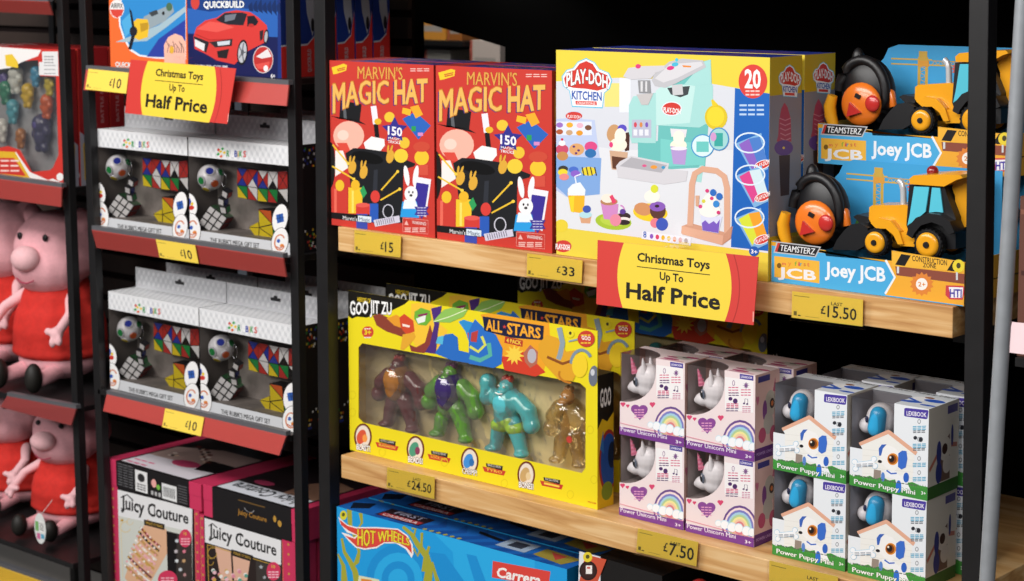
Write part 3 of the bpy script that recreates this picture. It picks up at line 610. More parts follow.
# backdrop card with printed crane
yb = y0+dpt; m = MB(); bt = W(832, 158, yb).z
bp = [(x0+.012, yb, z0), (x1, yb, z0), (x1, yb, bt), (x0+.075, yb, bt), (x0+.058, yb, bt-.006), (x0+.05, yb, bt-.022), (x0+.044, yb, z0+.15), (x0+.012, yb, z0+.09)]
m.prism(bp[::-1], (0, .001, 0), C('#3f9fd6'), front=True)
A = Art(m, (x0, yb, z0), X_, Z_, x1-x0, bt-z0)
A.frac(); A.poly([(.30, .62), (.34, .45), (.37, .62)], '#6aa84a'); A.poly([(.22, .64), (.26, .5), (.31, .64)], '#6aa84a')
for i in range(4): A.rect(.40+i*.14, .5-.05*(i % 2), .5+i*.14, .75, '#3590c8')
A.rect(.385, .1, .40, .62, '#c9a548'); A.rect(.345, .1, .36, .62, '#c9a548')
for i in range(9): A.line([(.352, .12+i*.055), (.392, .15+i*.055), (.352, .175+i*.055)], .006, '#c9a548')
A.rect(.20, .115, .42, .128, '#cdaa4a'); A.rect(.20, .16, .78, .172, '#cdaa4a'); A.rect(.42, .125, .78, .133, '#bf9c48')
for i in range(11): A.line([(.42+i*.032, .165), (.436+i*.032, .13), (.452+i*.032, .165)], .005, '#cdaa4a')
A.rect(.35, .05, .395, .13, '#c9a548'); A.rect(.345, .13, .405, .18, '#d89a3c')
A.star(.60, .19, .078, '#c8605a', 16, .82); A.ell(.60, .19, .055, .068, '#e3dede')
for i, s_ in enumerate(('infrared', 'remote', 'control')): A.text(s_, [(.562, .175+i*.035), (.638, .175+i*.035)], .022, '#c0504a', .02)
m.build('backdrop', t, O)
# the remote control
m = MB(); Yc = y0+.016; c = W5(178, 262, Yc); c2 = W5(178, 215, Yc+.02)
m.ell((c2.x+.011, Yc+.030, c2.z), (.045, .022, .056), BP, 24, 14); m.ell((c2.x-.008, Yc+.03, c2.z+.052), (.010, .010, .018), BP)
m.tube([(c2.x+.006+.040*math.cos(a), Yc+.02, c2.z+.052*math.sin(a)) for a in [math.radians(175-i*13) for i in range(18)]], .008, BP, 10)
rc = m.build('remote_control', t, O)
m = MB(); m.ell((c.x, Yc+.006, c.z), (.034, .012, .033), OP, 24, 12); m.build('face_plate', rc, O)
m = MB(); h = [W5(50, 215, Yc), W5(38, 260, Yc), W5(42, 300, Yc), W5(55, 345, Yc)]; m.tube([(p.x+.009, Yc-.003, p.z) for p in h], [.0075, .0095, .0095, .008], YP, 12)
m.build('handle', rc, O); m = MB(); h = [W5(262, 165, Yc+.02), W5(300, 220, Yc+.02), W5(312, 275, Yc+.02)]; m.tube([(p.x, Yc+.026, p.z) for p in h], [.006, .008, .006], OP, 12)
m.build('handle', rc, O)
RB = PL('#c4302c', .25); m = MB(); a = W5(232, 262, Yc-.006); m.ell((a.x, Yc-.006, a.z), (.0125, .005, .0125), RB, 18, 10); m.build('round_button', rc, O)
m = MB(); q = [W5(150, 250, Yc), W5(195, 296, Yc), W5(138, 310, Yc)]; m.prism([(p.x, Yc-.010, p.z) for p in q], (0, .008, 0), RB); m.build('triangle_button', rc, O)
m = MB(); a = W5(180, 226, Yc); m.obox((a.x, Yc-.006, a.z), .009, .003, .006, (0, .4, 0), BP); m.build('small_button', rc, O)
# the digger
def pz(m, pts, Ya, Yb, mt): m.prism([(lambda p: (p.x, Ya, p.z))(W5(x, y, Ya)) for x, y in pts], (0, Yb-Ya, 0), mt)
Ya = y0+.022; Yb = y0+.082
m = MB(); pz(m, [(412, 196), (425, 188), (560, 186), (575, 192), (575, 355), (540, 357), (528, 315), (500, 275), (465, 255), (420, 262), (410, 245)], Ya+.008, Yb-.008, YP)
pz(m, [(540, 300), (600, 300), (600, 360), (540, 357)], Ya, Yb, YP)
pz(m, [(418, 262), (450, 240), (500, 252), (535, 295), (552, 350), (530, 350), (512, 312), (480, 285), (440, 284)], Ya-.004, Yb+.004, YP); dg = m.build('digger_body', t, O, bevel=.0018)
m = MB(); pz(m, [(578, 102), (722, 104), (735, 150), (770, 240), (770, 370), (600, 370), (566, 270)], Ya+.004, Yb-.004, BP)
pz(m, [(578, 78), (595, 64), (700, 60), (790, 62), (800, 75), (775, 82), (722, 110), (580, 100)], Ya-.002, Yb+.002, YP); cb = m.build('cab', t, O, bevel=.0015)
m = MB(); CY = PL('#5cc6dc', .15); pz(m, [(598, 110), (660, 112), (645, 215), (615, 240), (570, 272), (580, 225)], Ya+.0015, Ya+.004, CY); pz(m, [(672, 114), (705, 116), (718, 218), (690, 215), (660, 218)], Ya+.0015, Ya+.004, CY); m.build('cab_window', t, O)
m = MB(); pz(m, [(566, 310), (575, 275), (605, 240), (650, 222), (700, 226), (745, 255), (765, 300), (742, 310), (715, 275), (670, 258), (625, 272), (598, 305), (590, 325)], Ya-.012, Yb+.012, BP); m.build('fender', t, O, bevel=.001)
for nm, cx, cy, r, yy in (('front_wheel', 437, 342, .0195, Ya-.008), ('front_wheel', 437, 342, .0195, Yb-.008), ('rear_wheel', 660, 350, .0215, Ya-.012), ('rear_wheel', 660, 350, .0215, Yb-.006)):
    c = W5(cx, cy, Ya-.008); m = MB(); m.tube([(c.x, yy, c.z), (c.x, yy+.001, c.z), (c.x, yy+.013, c.z), (c.x, yy+.014, c.z)], [r*.93, r, r, r*.93], BP, 28)
    for k in range(22):
        a = 2*math.pi*k/22; m.obox((c.x+r*math.cos(a), yy+.007, c.z+r*math.sin(a)), .002, .012, .003, (0, -a, 0), BP)
    w = m.build(nm, t, O); m = MB(); m.tube([(c.x, yy-.0005, c.z), (c.x, yy-.004, c.z), (c.x, yy-.0042, c.z)], [r*.80, r*.74, r*.5], YP, 24); m.tube([(c.x, yy-.003, c.z), (c.x, yy-.0062, c.z)], [r*.24, r*.2], BP, 12); m.build('hub', w, O)
m = MB(); p = [W5(555, 188, Ya+.02), W5(553, 120, Ya+.02), W5(545, 95, Ya+.02), W5(534, 84, Ya+.02)]; m.tube([(a.x, Ya+.02, a.z) for a in p], [.0045, .0045, .0045, .005], mat('#e2e5e8', .22, .4, kind='chrome'), 14); m.build('exhaust_pipe', t, O)
m = MB(); c = W5(675, 46, Ya+.03); m.ell((c.x, Ya+.03, c.z), (.0085, .0085, .008), PL('#8e1f25', .2)); m.build('beacon', t, O)
m = MB(); pz(m, [(258, 372), (278, 330), (310, 290), (335, 268), (372, 262), (405, 282), (405, 350), (360, 375)], Ya-.006, Yb+.006, BP); m.build('loader_bucket', t, O, bevel=.0015)
m = MB(); pz(m, [(345, 235), (362, 226), (412, 238), (412, 262), (372, 262)], Ya+.01, Yb-.01, BP); m.build('loader_arm', t, O)
m = MB(); pz(m, [(755, 115), (772, 75), (800, 58), (818, 58), (818, 275), (795, 285), (770, 270), (768, 150)], Ya+.02, Yb-.02, YP); m.build('digger_arm', t, O, bevel=.003)
xb = W(818, 123, .125).x-.0; dz = W(822, 150, .125).z - z0
lowb = dup(digger, (xb-.004, .128, z0), 'blue and yellow digger toy box mostly hidden behind the front one, lowest at the back', group='toy digger sets', skip=('backdrop', 'remote_control', 'beacon', 'cab', 'digger_arm', 'exhaust_pipe'))
m = MB(); xl = xb-.004; m.box(xl+.012, xl+.325, .128+dpt, .129+dpt, z0, z0+.160, BLU); m.build('backdrop', lowb, lowb.location)
d2 = dup(digger, (xb-.002, .128, z0+.167), 'blue and yellow digger toy box raised at the back, above the front one', group='toy digger sets')
# ================================================================== yellow figure four-pack
x0, x1, y0, z0 = -2.468, -1.884, .034, S2; yd = .042; zh = W(348, 290.3, y0).z; zb = W(598, 376, y0).z
t = goo = thing('figure_set_box', 'yellow window box with four muscular toy figures, front one of its row', 'toy box', (x0, y0, z0), 'yellow figure set boxes'); O = t.location
m = MB(); YG = C('#ead821')
def crp(x, y): return W(x, y, y0)
win = [W(335+x/2.42, 280+y/2.42, y0) for x, y in ((57, 163), (66, 153), (592, 249), (607, 262), (606, 455), (597, 467), (68, 345), (57, 333))]
outer = [(x0, y0, z0), (x1, y0, z0), (x1, y0, zh), (x0, y0, zh)]
m.ring([Vector(p) for p in outer], win[::-1], YG)
m.box(x0, x1, y0+.0005, y0+.0015, zb, zh, C('#c8b51c'), skip='f')
m.quad((x1, y0, z0), (x1, y0+yd, z0), (x1, y0+yd, zb), (x1, y0, zb), '#e0b81a'); m.quad((x0, y0, z0), (x0, y0+yd, z0), (x0, y0+yd, zb), (x0, y0, zb), '#e0b81a')
m.quad((x0, y0, z0), (x1, y0, z0), (x1, y0+yd, z0), (x0, y0+yd, z0), '#e0b81a'); m.quad((x0, y0+yd, z0), (x1, y0+yd, z0), (x1, y0+yd, zb), (x0, y0+yd, zb), '#d9c595'); m.quad((x0, y0+.002, zb), (x1, y0+.002, zb), (x1, y0+yd, zb), (x0, y0+yd, zb), '#1a1817')
A = front(m, x0, x1, y0, z0, zh); A.crop(345, 285, 5.054)
def q2(L, dx=0, dy=0): return [(x+dx, y+dy) for x, y in L]
A.poly([(-5, -5), (335, 68), (300, 98), (265, 115), (240, 128), (205, 140), (190, 152), (150, 150), (110, 165), (60, 160), (35, 170), (10, 150)], '#17140f')
# burst of coloured splashes along the header
A.poly([(335, 95), (420, 85), (470, 120), (455, 180), (520, 230), (480, 330), (360, 322), (330, 250)], '#f3c43a')
A.poly([(140, 155), (175, 145), (230, 170), (290, 215), (330, 245), (290, 262), (210, 235), (160, 205)], '#8a4030'); A.poly([(210, 168), (260, 150), (300, 175), (295, 220), (250, 205)], '#e59a2e')
A.poly([(275, 165), (300, 145), (345, 180), (352, 235), (310, 250), (282, 215)], '#cf4a2c'); A.poly([(290, 195), (330, 205), (325, 215), (292, 208)], '#f3e3d6')
A.poly([(292, 250), (350, 240), (358, 262), (330, 300), (296, 330), (280, 325)], '#e3a732'); A.poly([(325, 300), (360, 315), (405, 290), (430, 200), (442, 240), (436, 310), (400, 345), (335, 335)], '#8b3c34')
A.poly([(352, 135), (385, 115), (430, 130), (436, 175), (410, 205), (370, 200), (350, 170)], '#6fb13a'); A.poly([(360, 170), (410, 150), (405, 185), (370, 195)], '#e9efe4'); A.poly([(368, 150), (420, 140), (415, 152), (372, 160)], '#8a2a5a')
A.poly([(436, 118), (490, 105), (482, 160), (470, 240), (460, 348), (405, 340), (430, 300), (452, 200)], '#4d2f7a')
A.poly([(445, 185), (500, 125), (560, 110), (625, 120), (600, 160), (530, 190)], '#8fc05a'); A.line([(450, 185), (530, 160), (620, 122)], 4, '#e8f0c8')
A.poly([(455, 345), (480, 305), (505, 250), (545, 245), (570, 265), (575, 330), (640, 345), (660, 400), (540, 380)], '#2a6cc0'); A.poly([(470, 262), (500, 255), (495, 300), (460, 295)], '#57b8d8')
A.poly([(575, 185), (600, 175), (650, 190), (680, 230), (655, 290), (625, 280), (610, 235)], '#2f8fd0'); A.poly([(620, 240), (650, 245), (642, 280), (625, 270)], '#c0483f')
A.text('HEROES OF', [(63, 83), (130, 92)], 22, '#e8c82a', .03)
A.text('GOO JIT ZU', [(24, 148), (52, 150), (130, 140), (238, 150)], 0, '#f2f2f0', .07, top=[(22, 75), (60, 90), (130, 78), (236, 92)], out=('#17140f', .02))
A.ell(115, 238, 30, 30, '#cf4534'); A.text('3+', [(97, 250), (133, 252)], 24, '#ead821', .05); A.bars(98, 218, 132, 262, 2, 6, '#f0e8e0')
A.crop(470, 300, 5.811)
A.poly([(60, 85), (150, 70), (330, 110), (460, 130), (470, 300), (420, 430), (230, 415), (180, 330)], '#eda329'); A.poly([(180, 330), (320, 300), (440, 420), (380, 445), (200, 408)], '#d2402a'); A.star(258, 318, 60, '#f3d04a', 11, .55)
A.poly([(-5, 180), (30, 110), (90, 170), (150, 200), (190, 280), (185, 370), (140, 395), (-5, 370)], '#2b6fc4'); A.line([(0, 330), (60, 350), (120, 320), (110, 250)], 26, '#58b0a0'); A.line([(0, 270), (50, 300), (90, 260), (70, 210)], 16, '#d9dc5a'); A.poly([(10, 190), (50, 175), (40, 245), (5, 240)], '#b9403c')
A.poly([(75, 95), (100, 98), (430, 150), (425, 232), (240, 218), (85, 178)], '#1d1f3c')
A.text('ALL', [(92, 172), (190, 190)], 0, '#f3a930', .06, top=[(92, 112), (190, 128)]); A.text('STARS', [(215, 195), (415, 222)], 0, '#f3a930', .06, top=[(215, 132), (415, 165)]); A.star(202, 155, 12, '#d8453a')
A.poly([(205, 212), (308, 235), (305, 272), (200, 248)], '#b83a2c'); A.text('4 PACK', [(212, 244), (300, 262)], 22, '#f4d24a', .05)
A.poly([(310, 310), (350, 260), (395, 300), (390, 370), (350, 395), (320, 360)], '#b56a55'); A.ell(360, 325, 26, 42, '#b9b4bc')
A.poly([(400, 255), (450, 200), (510, 220), (560, 300), (620, 290), (640, 380), (600, 470), (520, 465), (440, 380), (400, 320)], '#e0a32c')
A.line([(520, 160), (540, 250), (525, 320), (515, 345)], 30, '#8fa0aa'); A.line([(450, 330), (540, 370), (600, 350)], 16, '#8b4f22'); A.arc(650, 370, 60, 80, 180, 330, 18, '#7f93a0'); A.ell(640, 380, 45, 70, '#f0cf2e')
A.line([(575, 240), (640, 225), (720, 250)], 10, '#93a5ae'); A.ell(720, 440, 28, 60, '#6b7280', .1); A.ell(715, 420, 12, 20, '#c9ccd2'); A.arc(590, 430, 70, 50, 90, 200, 12, '#c27a24')
A.ell(677, 225, 50, 48, '#c9402f'); A.text('GOO', [(650, 228), (704, 236)], 22, '#f5efe6', .05); A.bars(645, 200, 706, 245, 2, 8, '#ecc23a'); A.ell(585, 195, 22, 24, '#e9d82f'); A.ell(585, 192, 8, 10, '#4a4428')
# lower captions
A.crop(345, 380, 4.016)
nm = ('BLAST!', 'BEADS!', 'CHOMP!', 'BONES!'); cc = ('#d8583a', '#4f9a7a', '#3f8fd8', '#c9a56a'); c2 = ('BLAZAGON', 'ROCK JAW', 'TYRO', 'MAMMOTH')
for i, (cx, cy) in enumerate(((72, 228), (283, 278), (501, 325), (728, 380))):
    A.ell(cx, cy, 36, 54, '#6d2c1c'); A.ell(cx, cy, 29, 46, '#e9dccb'); A.ell(cx-6, cy, 18, 30, cc[i], .3); A.ell(cx+8, cy+6, 10, 16, ('#f09a4a', '#8a3a5a', '#2f6fb0', '#e3c998')[i])
    A.text(nm[i], [(cx-26-4*(i > 0), cy+50), (cx+30, cy+60)], 22, '#f4f2ee', .06, out=('#2a2220', .05))
    px, py = ((136, 237), (345, 285), (566, 336), (797, 392))[i]
    A.poly([(px, py-2), (px+68, py+10), (px+66, py+28), (px+2, py+12)], '#2a2421'); A.poly([(px-14, py+11), (px+80, py+30), (px+72, py+48), (px-6, py+32)], '#c5392c'); A.text(c2[i], [(px, py+27), (px+66, py+41)], 10, '#f2cf4a', .03) if i < 3 else A.line([(px+2, py+22), (px+64, py+36)], 8, '#f2cf4a'); A.text('EXCLUSIVE', [(px+8, py+9), (px+60, py+19)], 8, '#d8d4cf', .02)
for x, y in ((30, 130), (150, 290), (400, 330), (640, 415), (905, 460), (1000, 400), (985, 200), (30, 60)): A.arc(x, y, 13, 16, 0, 360, 3, '#dcc81c')
A.text('moose', [(975, 492), (1010, 500)], 10, '#c8541f', .02)
R = right(m, x1, y0, y0+yd, z0, zb); R.frac(); R.poly([(0, 0), (1, 0), (1, .30), (.6, .36), (.3, .33), (0, .40)], '#17140f'); R.text('GOO', [(.15, .24), (.85, .24)], .13, '#e9e9e6', .07)
R.ell(.68, .66, .60, .24, '#a03428'); R.ell(.70, .66, .50, .21, '#23509c'); R.ell(.9, .62, .25, .10, '#0f2340'); R.ell(.6, .88, .35, .07, '#7a8f2a'); R.poly([(.15, .55), (.35, .42), (.4, .6)], '#2b6fb4')
m.build('box', t, O)
m = MB(); m.add([p+Vector((0, .0008, 0)) for p in win], [tuple(range(8))], BLISTER); m.build('window', t, O)
def blob(name, parent, org, ells, mt, vox, extra=None):
    m = MB()
    for e in ells:
        if not isinstance(e[0], list): m.ell(e[0], e[1], mt, 14, 9)
        else: m.tube(e[0], e[1], mt, 12); [m.ell(p, r, mt, 12, 8) for p, r in zip(e[0], e[1])]
    o = m.build(name, None, (0, 0, 0), remesh=vox); baked(o)
    o.data.transform(Matrix.Translation(-Vector(org))); o.parent = parent; o.data.materials.clear(); o.data.materials.append(mt)
    for p in o.data.polygons: p.use_smooth = True
    return o
def Wg(x, y, Y): return W(345+x/4.016, 380+y/4.016, Y)
YF = y0+.024
def figure(cx, top, foot, wd, skin, vest, pants, crest, pose, lab, clearb=False):
    H = (Wg(cx, top, YF).z-Wg(cx, foot, YF).z); b = Wg(cx, foot, YF); X = b.x; z = b.z; Yf = YF; s = H/.105; w = wd*1.16
    f = lambda x, zz, y=0: (X+x*s*w, Yf+y*s, z+zz*s)
    g = clear('clear_amber_gel', '#f3e6c6', .10, .5, 60, .1) if clearb else skin
    body = [([f(-.004, .058), f(0, .075)], [.019*s, .0245*s]), (f(0, .050), (.017*s, .012*s, .013*s)),
            ([f(-.010, .045), f(-.018, .026), f(-.022, .006)], [.0140*s, .0118*s, .010*s]), ([f(.010, .045), f(.018, .026), f(.024, .006)], [.0140*s, .0118*s, .010*s]),
            (f(-.025, .003, -.004), (.012*s, .013*s, .0055*s)), (f(.027, .003, -.004), (.012*s, .013*s, .0055*s)), (f(0, .090), (.010*s, .010*s, .010*s))]
    la = {'down': [f(-.020, .080), f(-.034, .066), f(-.040, .048)], 'up': [f(-.020, .080), f(-.036, .078), f(-.036, .100)]}[pose]
    ra = [f(.020, .080), f(.036, .068), f(.042, .048)]
    body += [(la, [.0135*s, .0138*s, .012*s]), (ra, [.0135*s, .0138*s, .012*s]), (la[-1], .0135*s), (ra[-1], .0135*s)]
    o = blob('figure', t, O, body, g, .0022); o['label'] = lab
    hd = blob('head', o, O, [(f(0, .099, -.004), (.0115*s, .011*s, .012*s)), (f(0, .094, -.013), (.009*s, .008*s, .0055*s))], PL(crest, .25) if clearb else skin, .0016)
    m = MB()
    for sx in (-1, 1):
        m.ell(f(sx*.0045, .1015, -.0148), (.0024*s, .0012*s, .0018*s), '#f3efe6', 8, 6); m.ell(f(sx*.0045, .1015, -.016), .0009*s, '#181414', 6, 4)
    m.tube([f(-.006, .0925, -.0205), f(0, .0915, -.0216), f(.006, .0925, -.0205)], .0009*s, '#f4f2ea', 6); m.build('face', o, O)
    m = MB()
    for k in range(4): m.ell(f(-.006+k*.004, .109+.002*(k % 2), .0), (.003*s, .006*s, .006*s), PL(crest), 8, 6)
    m.build('crest', o, O)
    if vest: blob('vest', o, O, [([f(-.003, .060, -.003), f(0, .077, -.003)], [.0195*s, .0250*s])], vest, .0022)
    if pants: blob('shorts', o, O, [(f(0, .049), (.0225*s, .0165*s, .013*s)), (f(-.013, .039), (.0165*s, .0155*s, .012*s)), (f(.013, .039), (.0165*s, .0155*s, .012*s))], pants, .0022)
    return o
gp = lambda h: mat(h, .16, kind='rubber', coat=.8)
figure(222, -75, 192, .98, gp('#702f33'), gp('#a06a35'), None, '#b8342a', 'down', 'maroon rubber figure with a red crest and bronze chest')
figure(430, -45, 232, 1.0, gp('#6aab3c'), gp('#3c2c66'), None, '#7a2c6a', 'down', 'green rubber figure in a purple vest')
figure(655, 10, 290, .95, gp('#58bdc4'), None, gp('#a9cf4a'), '#c43a2a', 'up', 'turquoise rubber figure with a raised arm and lime shorts')
o = figure(900, 52, 335, .72, gp('#8a5a2c'), None, None, '#b07a3c', 'down', 'clear figure with a bronze head', True)
m = MB(); c = Wg(905, 238, YF-.016); m.tube([(c.x, YF-.018, c.z), (c.x, YF-.0195, c.z)], .0058, '#d8453a', 18); o2 = m.build('round_sticker', o, O); A = Art(MB(), (0, 0, 0), X_, Z_)
hd2 = .100
dup(goo, (x0-.002, y0+hd2, z0), 'yellow figure set box directly behind the front one, its header showing above', group='yellow figure set boxes')
dup(goo, (x0+.06, y0+.40, z0), 'yellow figure set box in deep shade, rearmost of its row', group='yellow figure set boxes')
# ================================================================== pink unicorn boxes
w_, d_, h_ = .1285, .066, .1335
x0, y0, z0 = -1.7075, .036, S2+h_; x1, y1, z1 = x0+w_, y0+d_, z0+h_
t = uni = thing('unicorn_toy_box', 'pink and white unicorn toy box, upper right of the front four', 'toy box', (x0, y0, z0), 'pink unicorn toy boxes'); O = t.location
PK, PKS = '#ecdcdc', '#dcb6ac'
m = MB()
wf = [(0, -.2), (0, 0)]
def arcp(cx, cy, rx, ry, a0, a1, n=12): return [(cx+rx*math.cos(math.radians(a0+(a1-a0)*i/n)), cy+ry*math.sin(math.radians(a0+(a1-a0)*i/n))) for i in range(n+1)]
ww, wh = .072, .080
fpts = [(x0, z0)] + [(x1, z0), (x1, z1), (x0+ww-.004, z1)] + [(x0+ww*.0+ww*math.sin(a), z1-.022-(wh-.022)*math.cos(a)+0) for a in [math.radians(90-i*9) for i in range(11)]]
fpts[3] = (x0+ww, z1)
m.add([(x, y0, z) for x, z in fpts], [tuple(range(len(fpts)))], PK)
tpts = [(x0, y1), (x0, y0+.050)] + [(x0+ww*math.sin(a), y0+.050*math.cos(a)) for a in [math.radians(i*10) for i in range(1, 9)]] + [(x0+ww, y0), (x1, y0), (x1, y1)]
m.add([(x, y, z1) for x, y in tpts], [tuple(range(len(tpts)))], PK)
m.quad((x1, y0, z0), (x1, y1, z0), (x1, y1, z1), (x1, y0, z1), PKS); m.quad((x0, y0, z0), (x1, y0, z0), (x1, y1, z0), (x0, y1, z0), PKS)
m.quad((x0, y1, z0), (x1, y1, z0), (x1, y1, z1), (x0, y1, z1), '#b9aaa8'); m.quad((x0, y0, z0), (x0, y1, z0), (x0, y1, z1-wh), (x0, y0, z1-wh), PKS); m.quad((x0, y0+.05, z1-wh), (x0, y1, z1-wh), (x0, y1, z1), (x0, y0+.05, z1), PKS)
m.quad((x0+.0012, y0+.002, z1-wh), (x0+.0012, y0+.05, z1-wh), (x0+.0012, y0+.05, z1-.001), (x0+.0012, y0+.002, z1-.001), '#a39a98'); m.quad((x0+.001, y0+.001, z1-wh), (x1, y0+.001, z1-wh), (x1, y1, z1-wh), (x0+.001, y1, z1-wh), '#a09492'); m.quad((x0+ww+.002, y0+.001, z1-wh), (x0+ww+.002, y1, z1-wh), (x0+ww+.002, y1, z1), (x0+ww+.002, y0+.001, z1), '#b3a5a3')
A = front(m, x0, x1, y0, z0, z1); A.crop(600, 330, 6.4)
A.par(800, 300, 982, 324, 206, '#f1eeee'); A.par(895, 280, 982, 293, 32, '#4a3f96'); A.text('LEXIBOOK', [(902, 304), (976, 314)], 13, '#e9e6f4', .03)
for x, y in ((855, 340), (935, 355)): A.ell(x, y, 9, 18, '#7a4f86'); A.ell(x, y, 6, 14, '#efe8ea')
for x, y, c in ((855, 365, '#d0507a'), (935, 380, '#d0507a')): A.bars(x-34, y, x+32, y+34, 3, 6, c)
A.star(935, 355, 22, '#7a4f86', 8, .35); A.bars(822, 400, 890, 415, 2, 6, '#5a3a6e')
A.ell(835, 440, 13, 12, '#4f2f66'); A.ell(866, 455, 15, 17, '#4f2f66'); A.ell(922, 470, 7, 6, '#4f2f66'); A.ell(942, 474, 7, 6, '#4f2f66'); A.line([(926, 470), (928, 440), (946, 443), (946, 474)], 3, '#4f2f66')
A.bars(808, 470, 890, 490, 3, 6, '#d0507a'); A.bars(806, 500, 888, 514, 2, 6, '#5a3a6e'); A.bars(910, 488, 965, 522, 4, 5, '#c46a90')
A.crop(600, 330, 2.526)
for x, y, r in ((226, 221, 7), (239, 225, 5), (305, 222, 8)): A.ell(x-r*.4, y-r*.3, r*.55, r*.5, '#d64a72'); A.ell(x+r*.4, y-r*.3, r*.55, r*.5, '#d64a72'); A.poly([(x-r*.9, y-r*.1), (x+r*.9, y-r*.1), (x, y+r)], '#d64a72')
def heart(A, cx, cy, r, c): A.ell(cx-r*.5, cy-r*.35, r*.58, r*.52, c, .2); A.ell(cx+r*.5, cy-r*.30, r*.58, r*.52, c, .2); A.poly([(cx-r*1.02, cy-r*.1), (cx-.2*r, cy-.5*r), (cx+r*1.02, cy+.05*r), (cx+.05*r, cy+r*1.05)], c)
heart(A, 270, 240, 21, '#8a4a94'); A.bars(256, 234, 284, 254, 4, 2.6, '#e8a8c8')
for i, c in enumerate(('#6b4a8a', '#f2dada', '#7d7fc4', '#a6cfe0', '#b2cf9a', '#efe39a', '#efc9a8', '#dc7f86', '#efdede')): A.ell(354, 285, 45-i*4.6, 58-i*5.8, c)
A.poly([(217, 276), (392, 314), (392, 340), (217, 300)], PK)
for x, y, r in ((316, 277, 11), (300, 274, 8), (335, 283, 12), (352, 284, 11), (372, 291, 12), (386, 294, 10)): A.ell(x, y, r, r*1.05, '#cfe6f0'); A.ell(x, y+1, r*.88, r*.93, '#f4f6f8')
A.line([(217, 268), (392, 309)], 1.6, '#df8aa0'); A.poly([(210, 276), (395, 310), (395, 345), (210, 300)], '#793f8f')
A.text('Power Unicorn Mini', [(221, 289), (345, 312)], 11, '#f0e8f3', .03); A.text('3+', [(368, 322), (384, 325)], 8, '#f0e8f3', .03)
R = right(m, x1, y0, y1, z0, z1); R.frac(); R.rect(0, .86, 1, 1, '#5b2a70'); R.text('POWER UNICORN', [(.08, .945), (.95, .945)], .035, '#b79ac8', .02); R.rect(.12, .03, .6, .1, '#3a3580')
R.ell(.62, .38, .22, .16, '#b8b3a4'); R.ell(.70, .38, .1, .06, '#3a2418'); R.ell(.70, .38, .05, .03, '#c9702c'); R.poly([(.72, .24), (.82, .08), (.86, .26)], '#c05a78'); R.ell(.4, .44, .09, .12, '#7a3f80')
R.ell(.55, .60, .2, .13, '#b5b0a4'); R.ell(.3, .72, .15, .09, '#b44a68'); R.ell(.75, .74, .14, .10, '#b44a68'); heart(R, .1, .3, .06, '#c9708a')
T = topf(m, x0, x1, y0, y1, z1); T.frac(); T.ell(.78, .55, .16, .16, '#c4c0b8', .1); T.ell(.66, .6, .08, .06, '#b03f70'); T.ell(.9, .4, .1, .07, '#b03f70'); T.ell(.72, .8, .12, .07, '#b03f70'); T.ell(.82, .5, .05, .04, '#3a2a2c'); T.rect(.6, .88, .95, .96, '#c98aa0')
m.build('box', t, O)
m = MB(); e = .0006
m.add([(x0, y0+e, z1)] + [(x, y0+e, z) for x, z in fpts[3:]] , [tuple(range(len(fpts)-2))], WINDOW)
m.quad((x0+.0004, y0, z1-wh), (x0+.0004, y0+.05, z1-wh), (x0+.0004, y0+.05, z1), (x0+.0004, y0, z1), WINDOW)
m.add([(x0, y0, z1-e)]+[(x, y, z1-e) for x, y in tpts[1:10]]+[(x0+ww, y0, z1-e)], [tuple(range(11))], WINDOW); m.build('window', t, O)
WH = mat('#fafafc', .35, kind='plastic', coat=.2); hx, hy, hz = x0+.034, y0+.023, z1-.044
h = blob('unicorn_head', t, O, [((hx+.006, hy, hz+.004), (.023, .018, .024)), ((hx-.013, hy-.006, hz-.012), (.015, .012, .011)), ((hx+.004, hy, hz-.012), (.021, .016, .016)), ((hx-.023, hy-.008, hz-.014), (.006, .007, .006))], WH, .0016)
m = MB(); m.tube([(hx-.014, hy-.010, hz+.010), (hx-.021, hy-.011, hz+.036)], [.0054, .0009], PL('#e58aa8', .35), 10)
for k in range(4): a = k/4; m.tube([(hx-.014-.007*a, hy-.010, hz+.012+.024*a), (hx-.0147-.007*a, hy-.010, hz+.0145+.024*a)], .0058*(1-a*.75), PL('#d9708f', .35), 10)
m.build('horn', h, O)
for s in (-1, 1): m = MB(); m.tube([(hx+.006, hy-.002+s*.009, hz+.014), (hx+.005, hy-.004+s*.010, hz+.038)], [.0066, .0012], WH, 10); m.build('ear', h, O)
m = MB(); m.ell((hx-.007, hy-.0175, hz-.001), (.0038, .002, .0078), '#6f7b8c', 14, 8, (0, -.15, 0)); m.ell((hx-.008, hy-.019, hz-.001), (.0026, .0012, .006), '#23262e', 12, 8, (0, -.15, 0)); m.ell((hx-.007, hy-.0200, hz+.003), (.001, .0006, .0016), '#f5f5f8', 8, 6); m.build('eye', h, O)
dxu = -.1325
spots = [(x0+dxu, y0+.001, S2+h_, 'pink unicorn toy box, upper left of the front four'), (x0+.0005, y0, S2, 'pink and white unicorn toy box, lower right of the front four'), (x0+dxu-.0005, y0+.001, S2, 'pink and white unicorn toy box, lower left of the front four'),
    (x0+.020, y0+.074, S2, 'pink unicorn toy box under the top right one of the second row'), (x0+dxu+.022, y0+.074, S2, 'pink unicorn toy box under the top left one of the second row'),
    (x0+.020, y0+.074, S2+h_, 'pink unicorn toy box behind the front four, top right of the second row'), (x0+dxu+.022, y0+.074, S2+h_, 'pink unicorn toy box behind the front four, top left of the second row')]
for i, (a, b, c, l) in enumerate(spots): dup(uni, (a, b, c), l, 0, 'pink unicorn toy boxes')
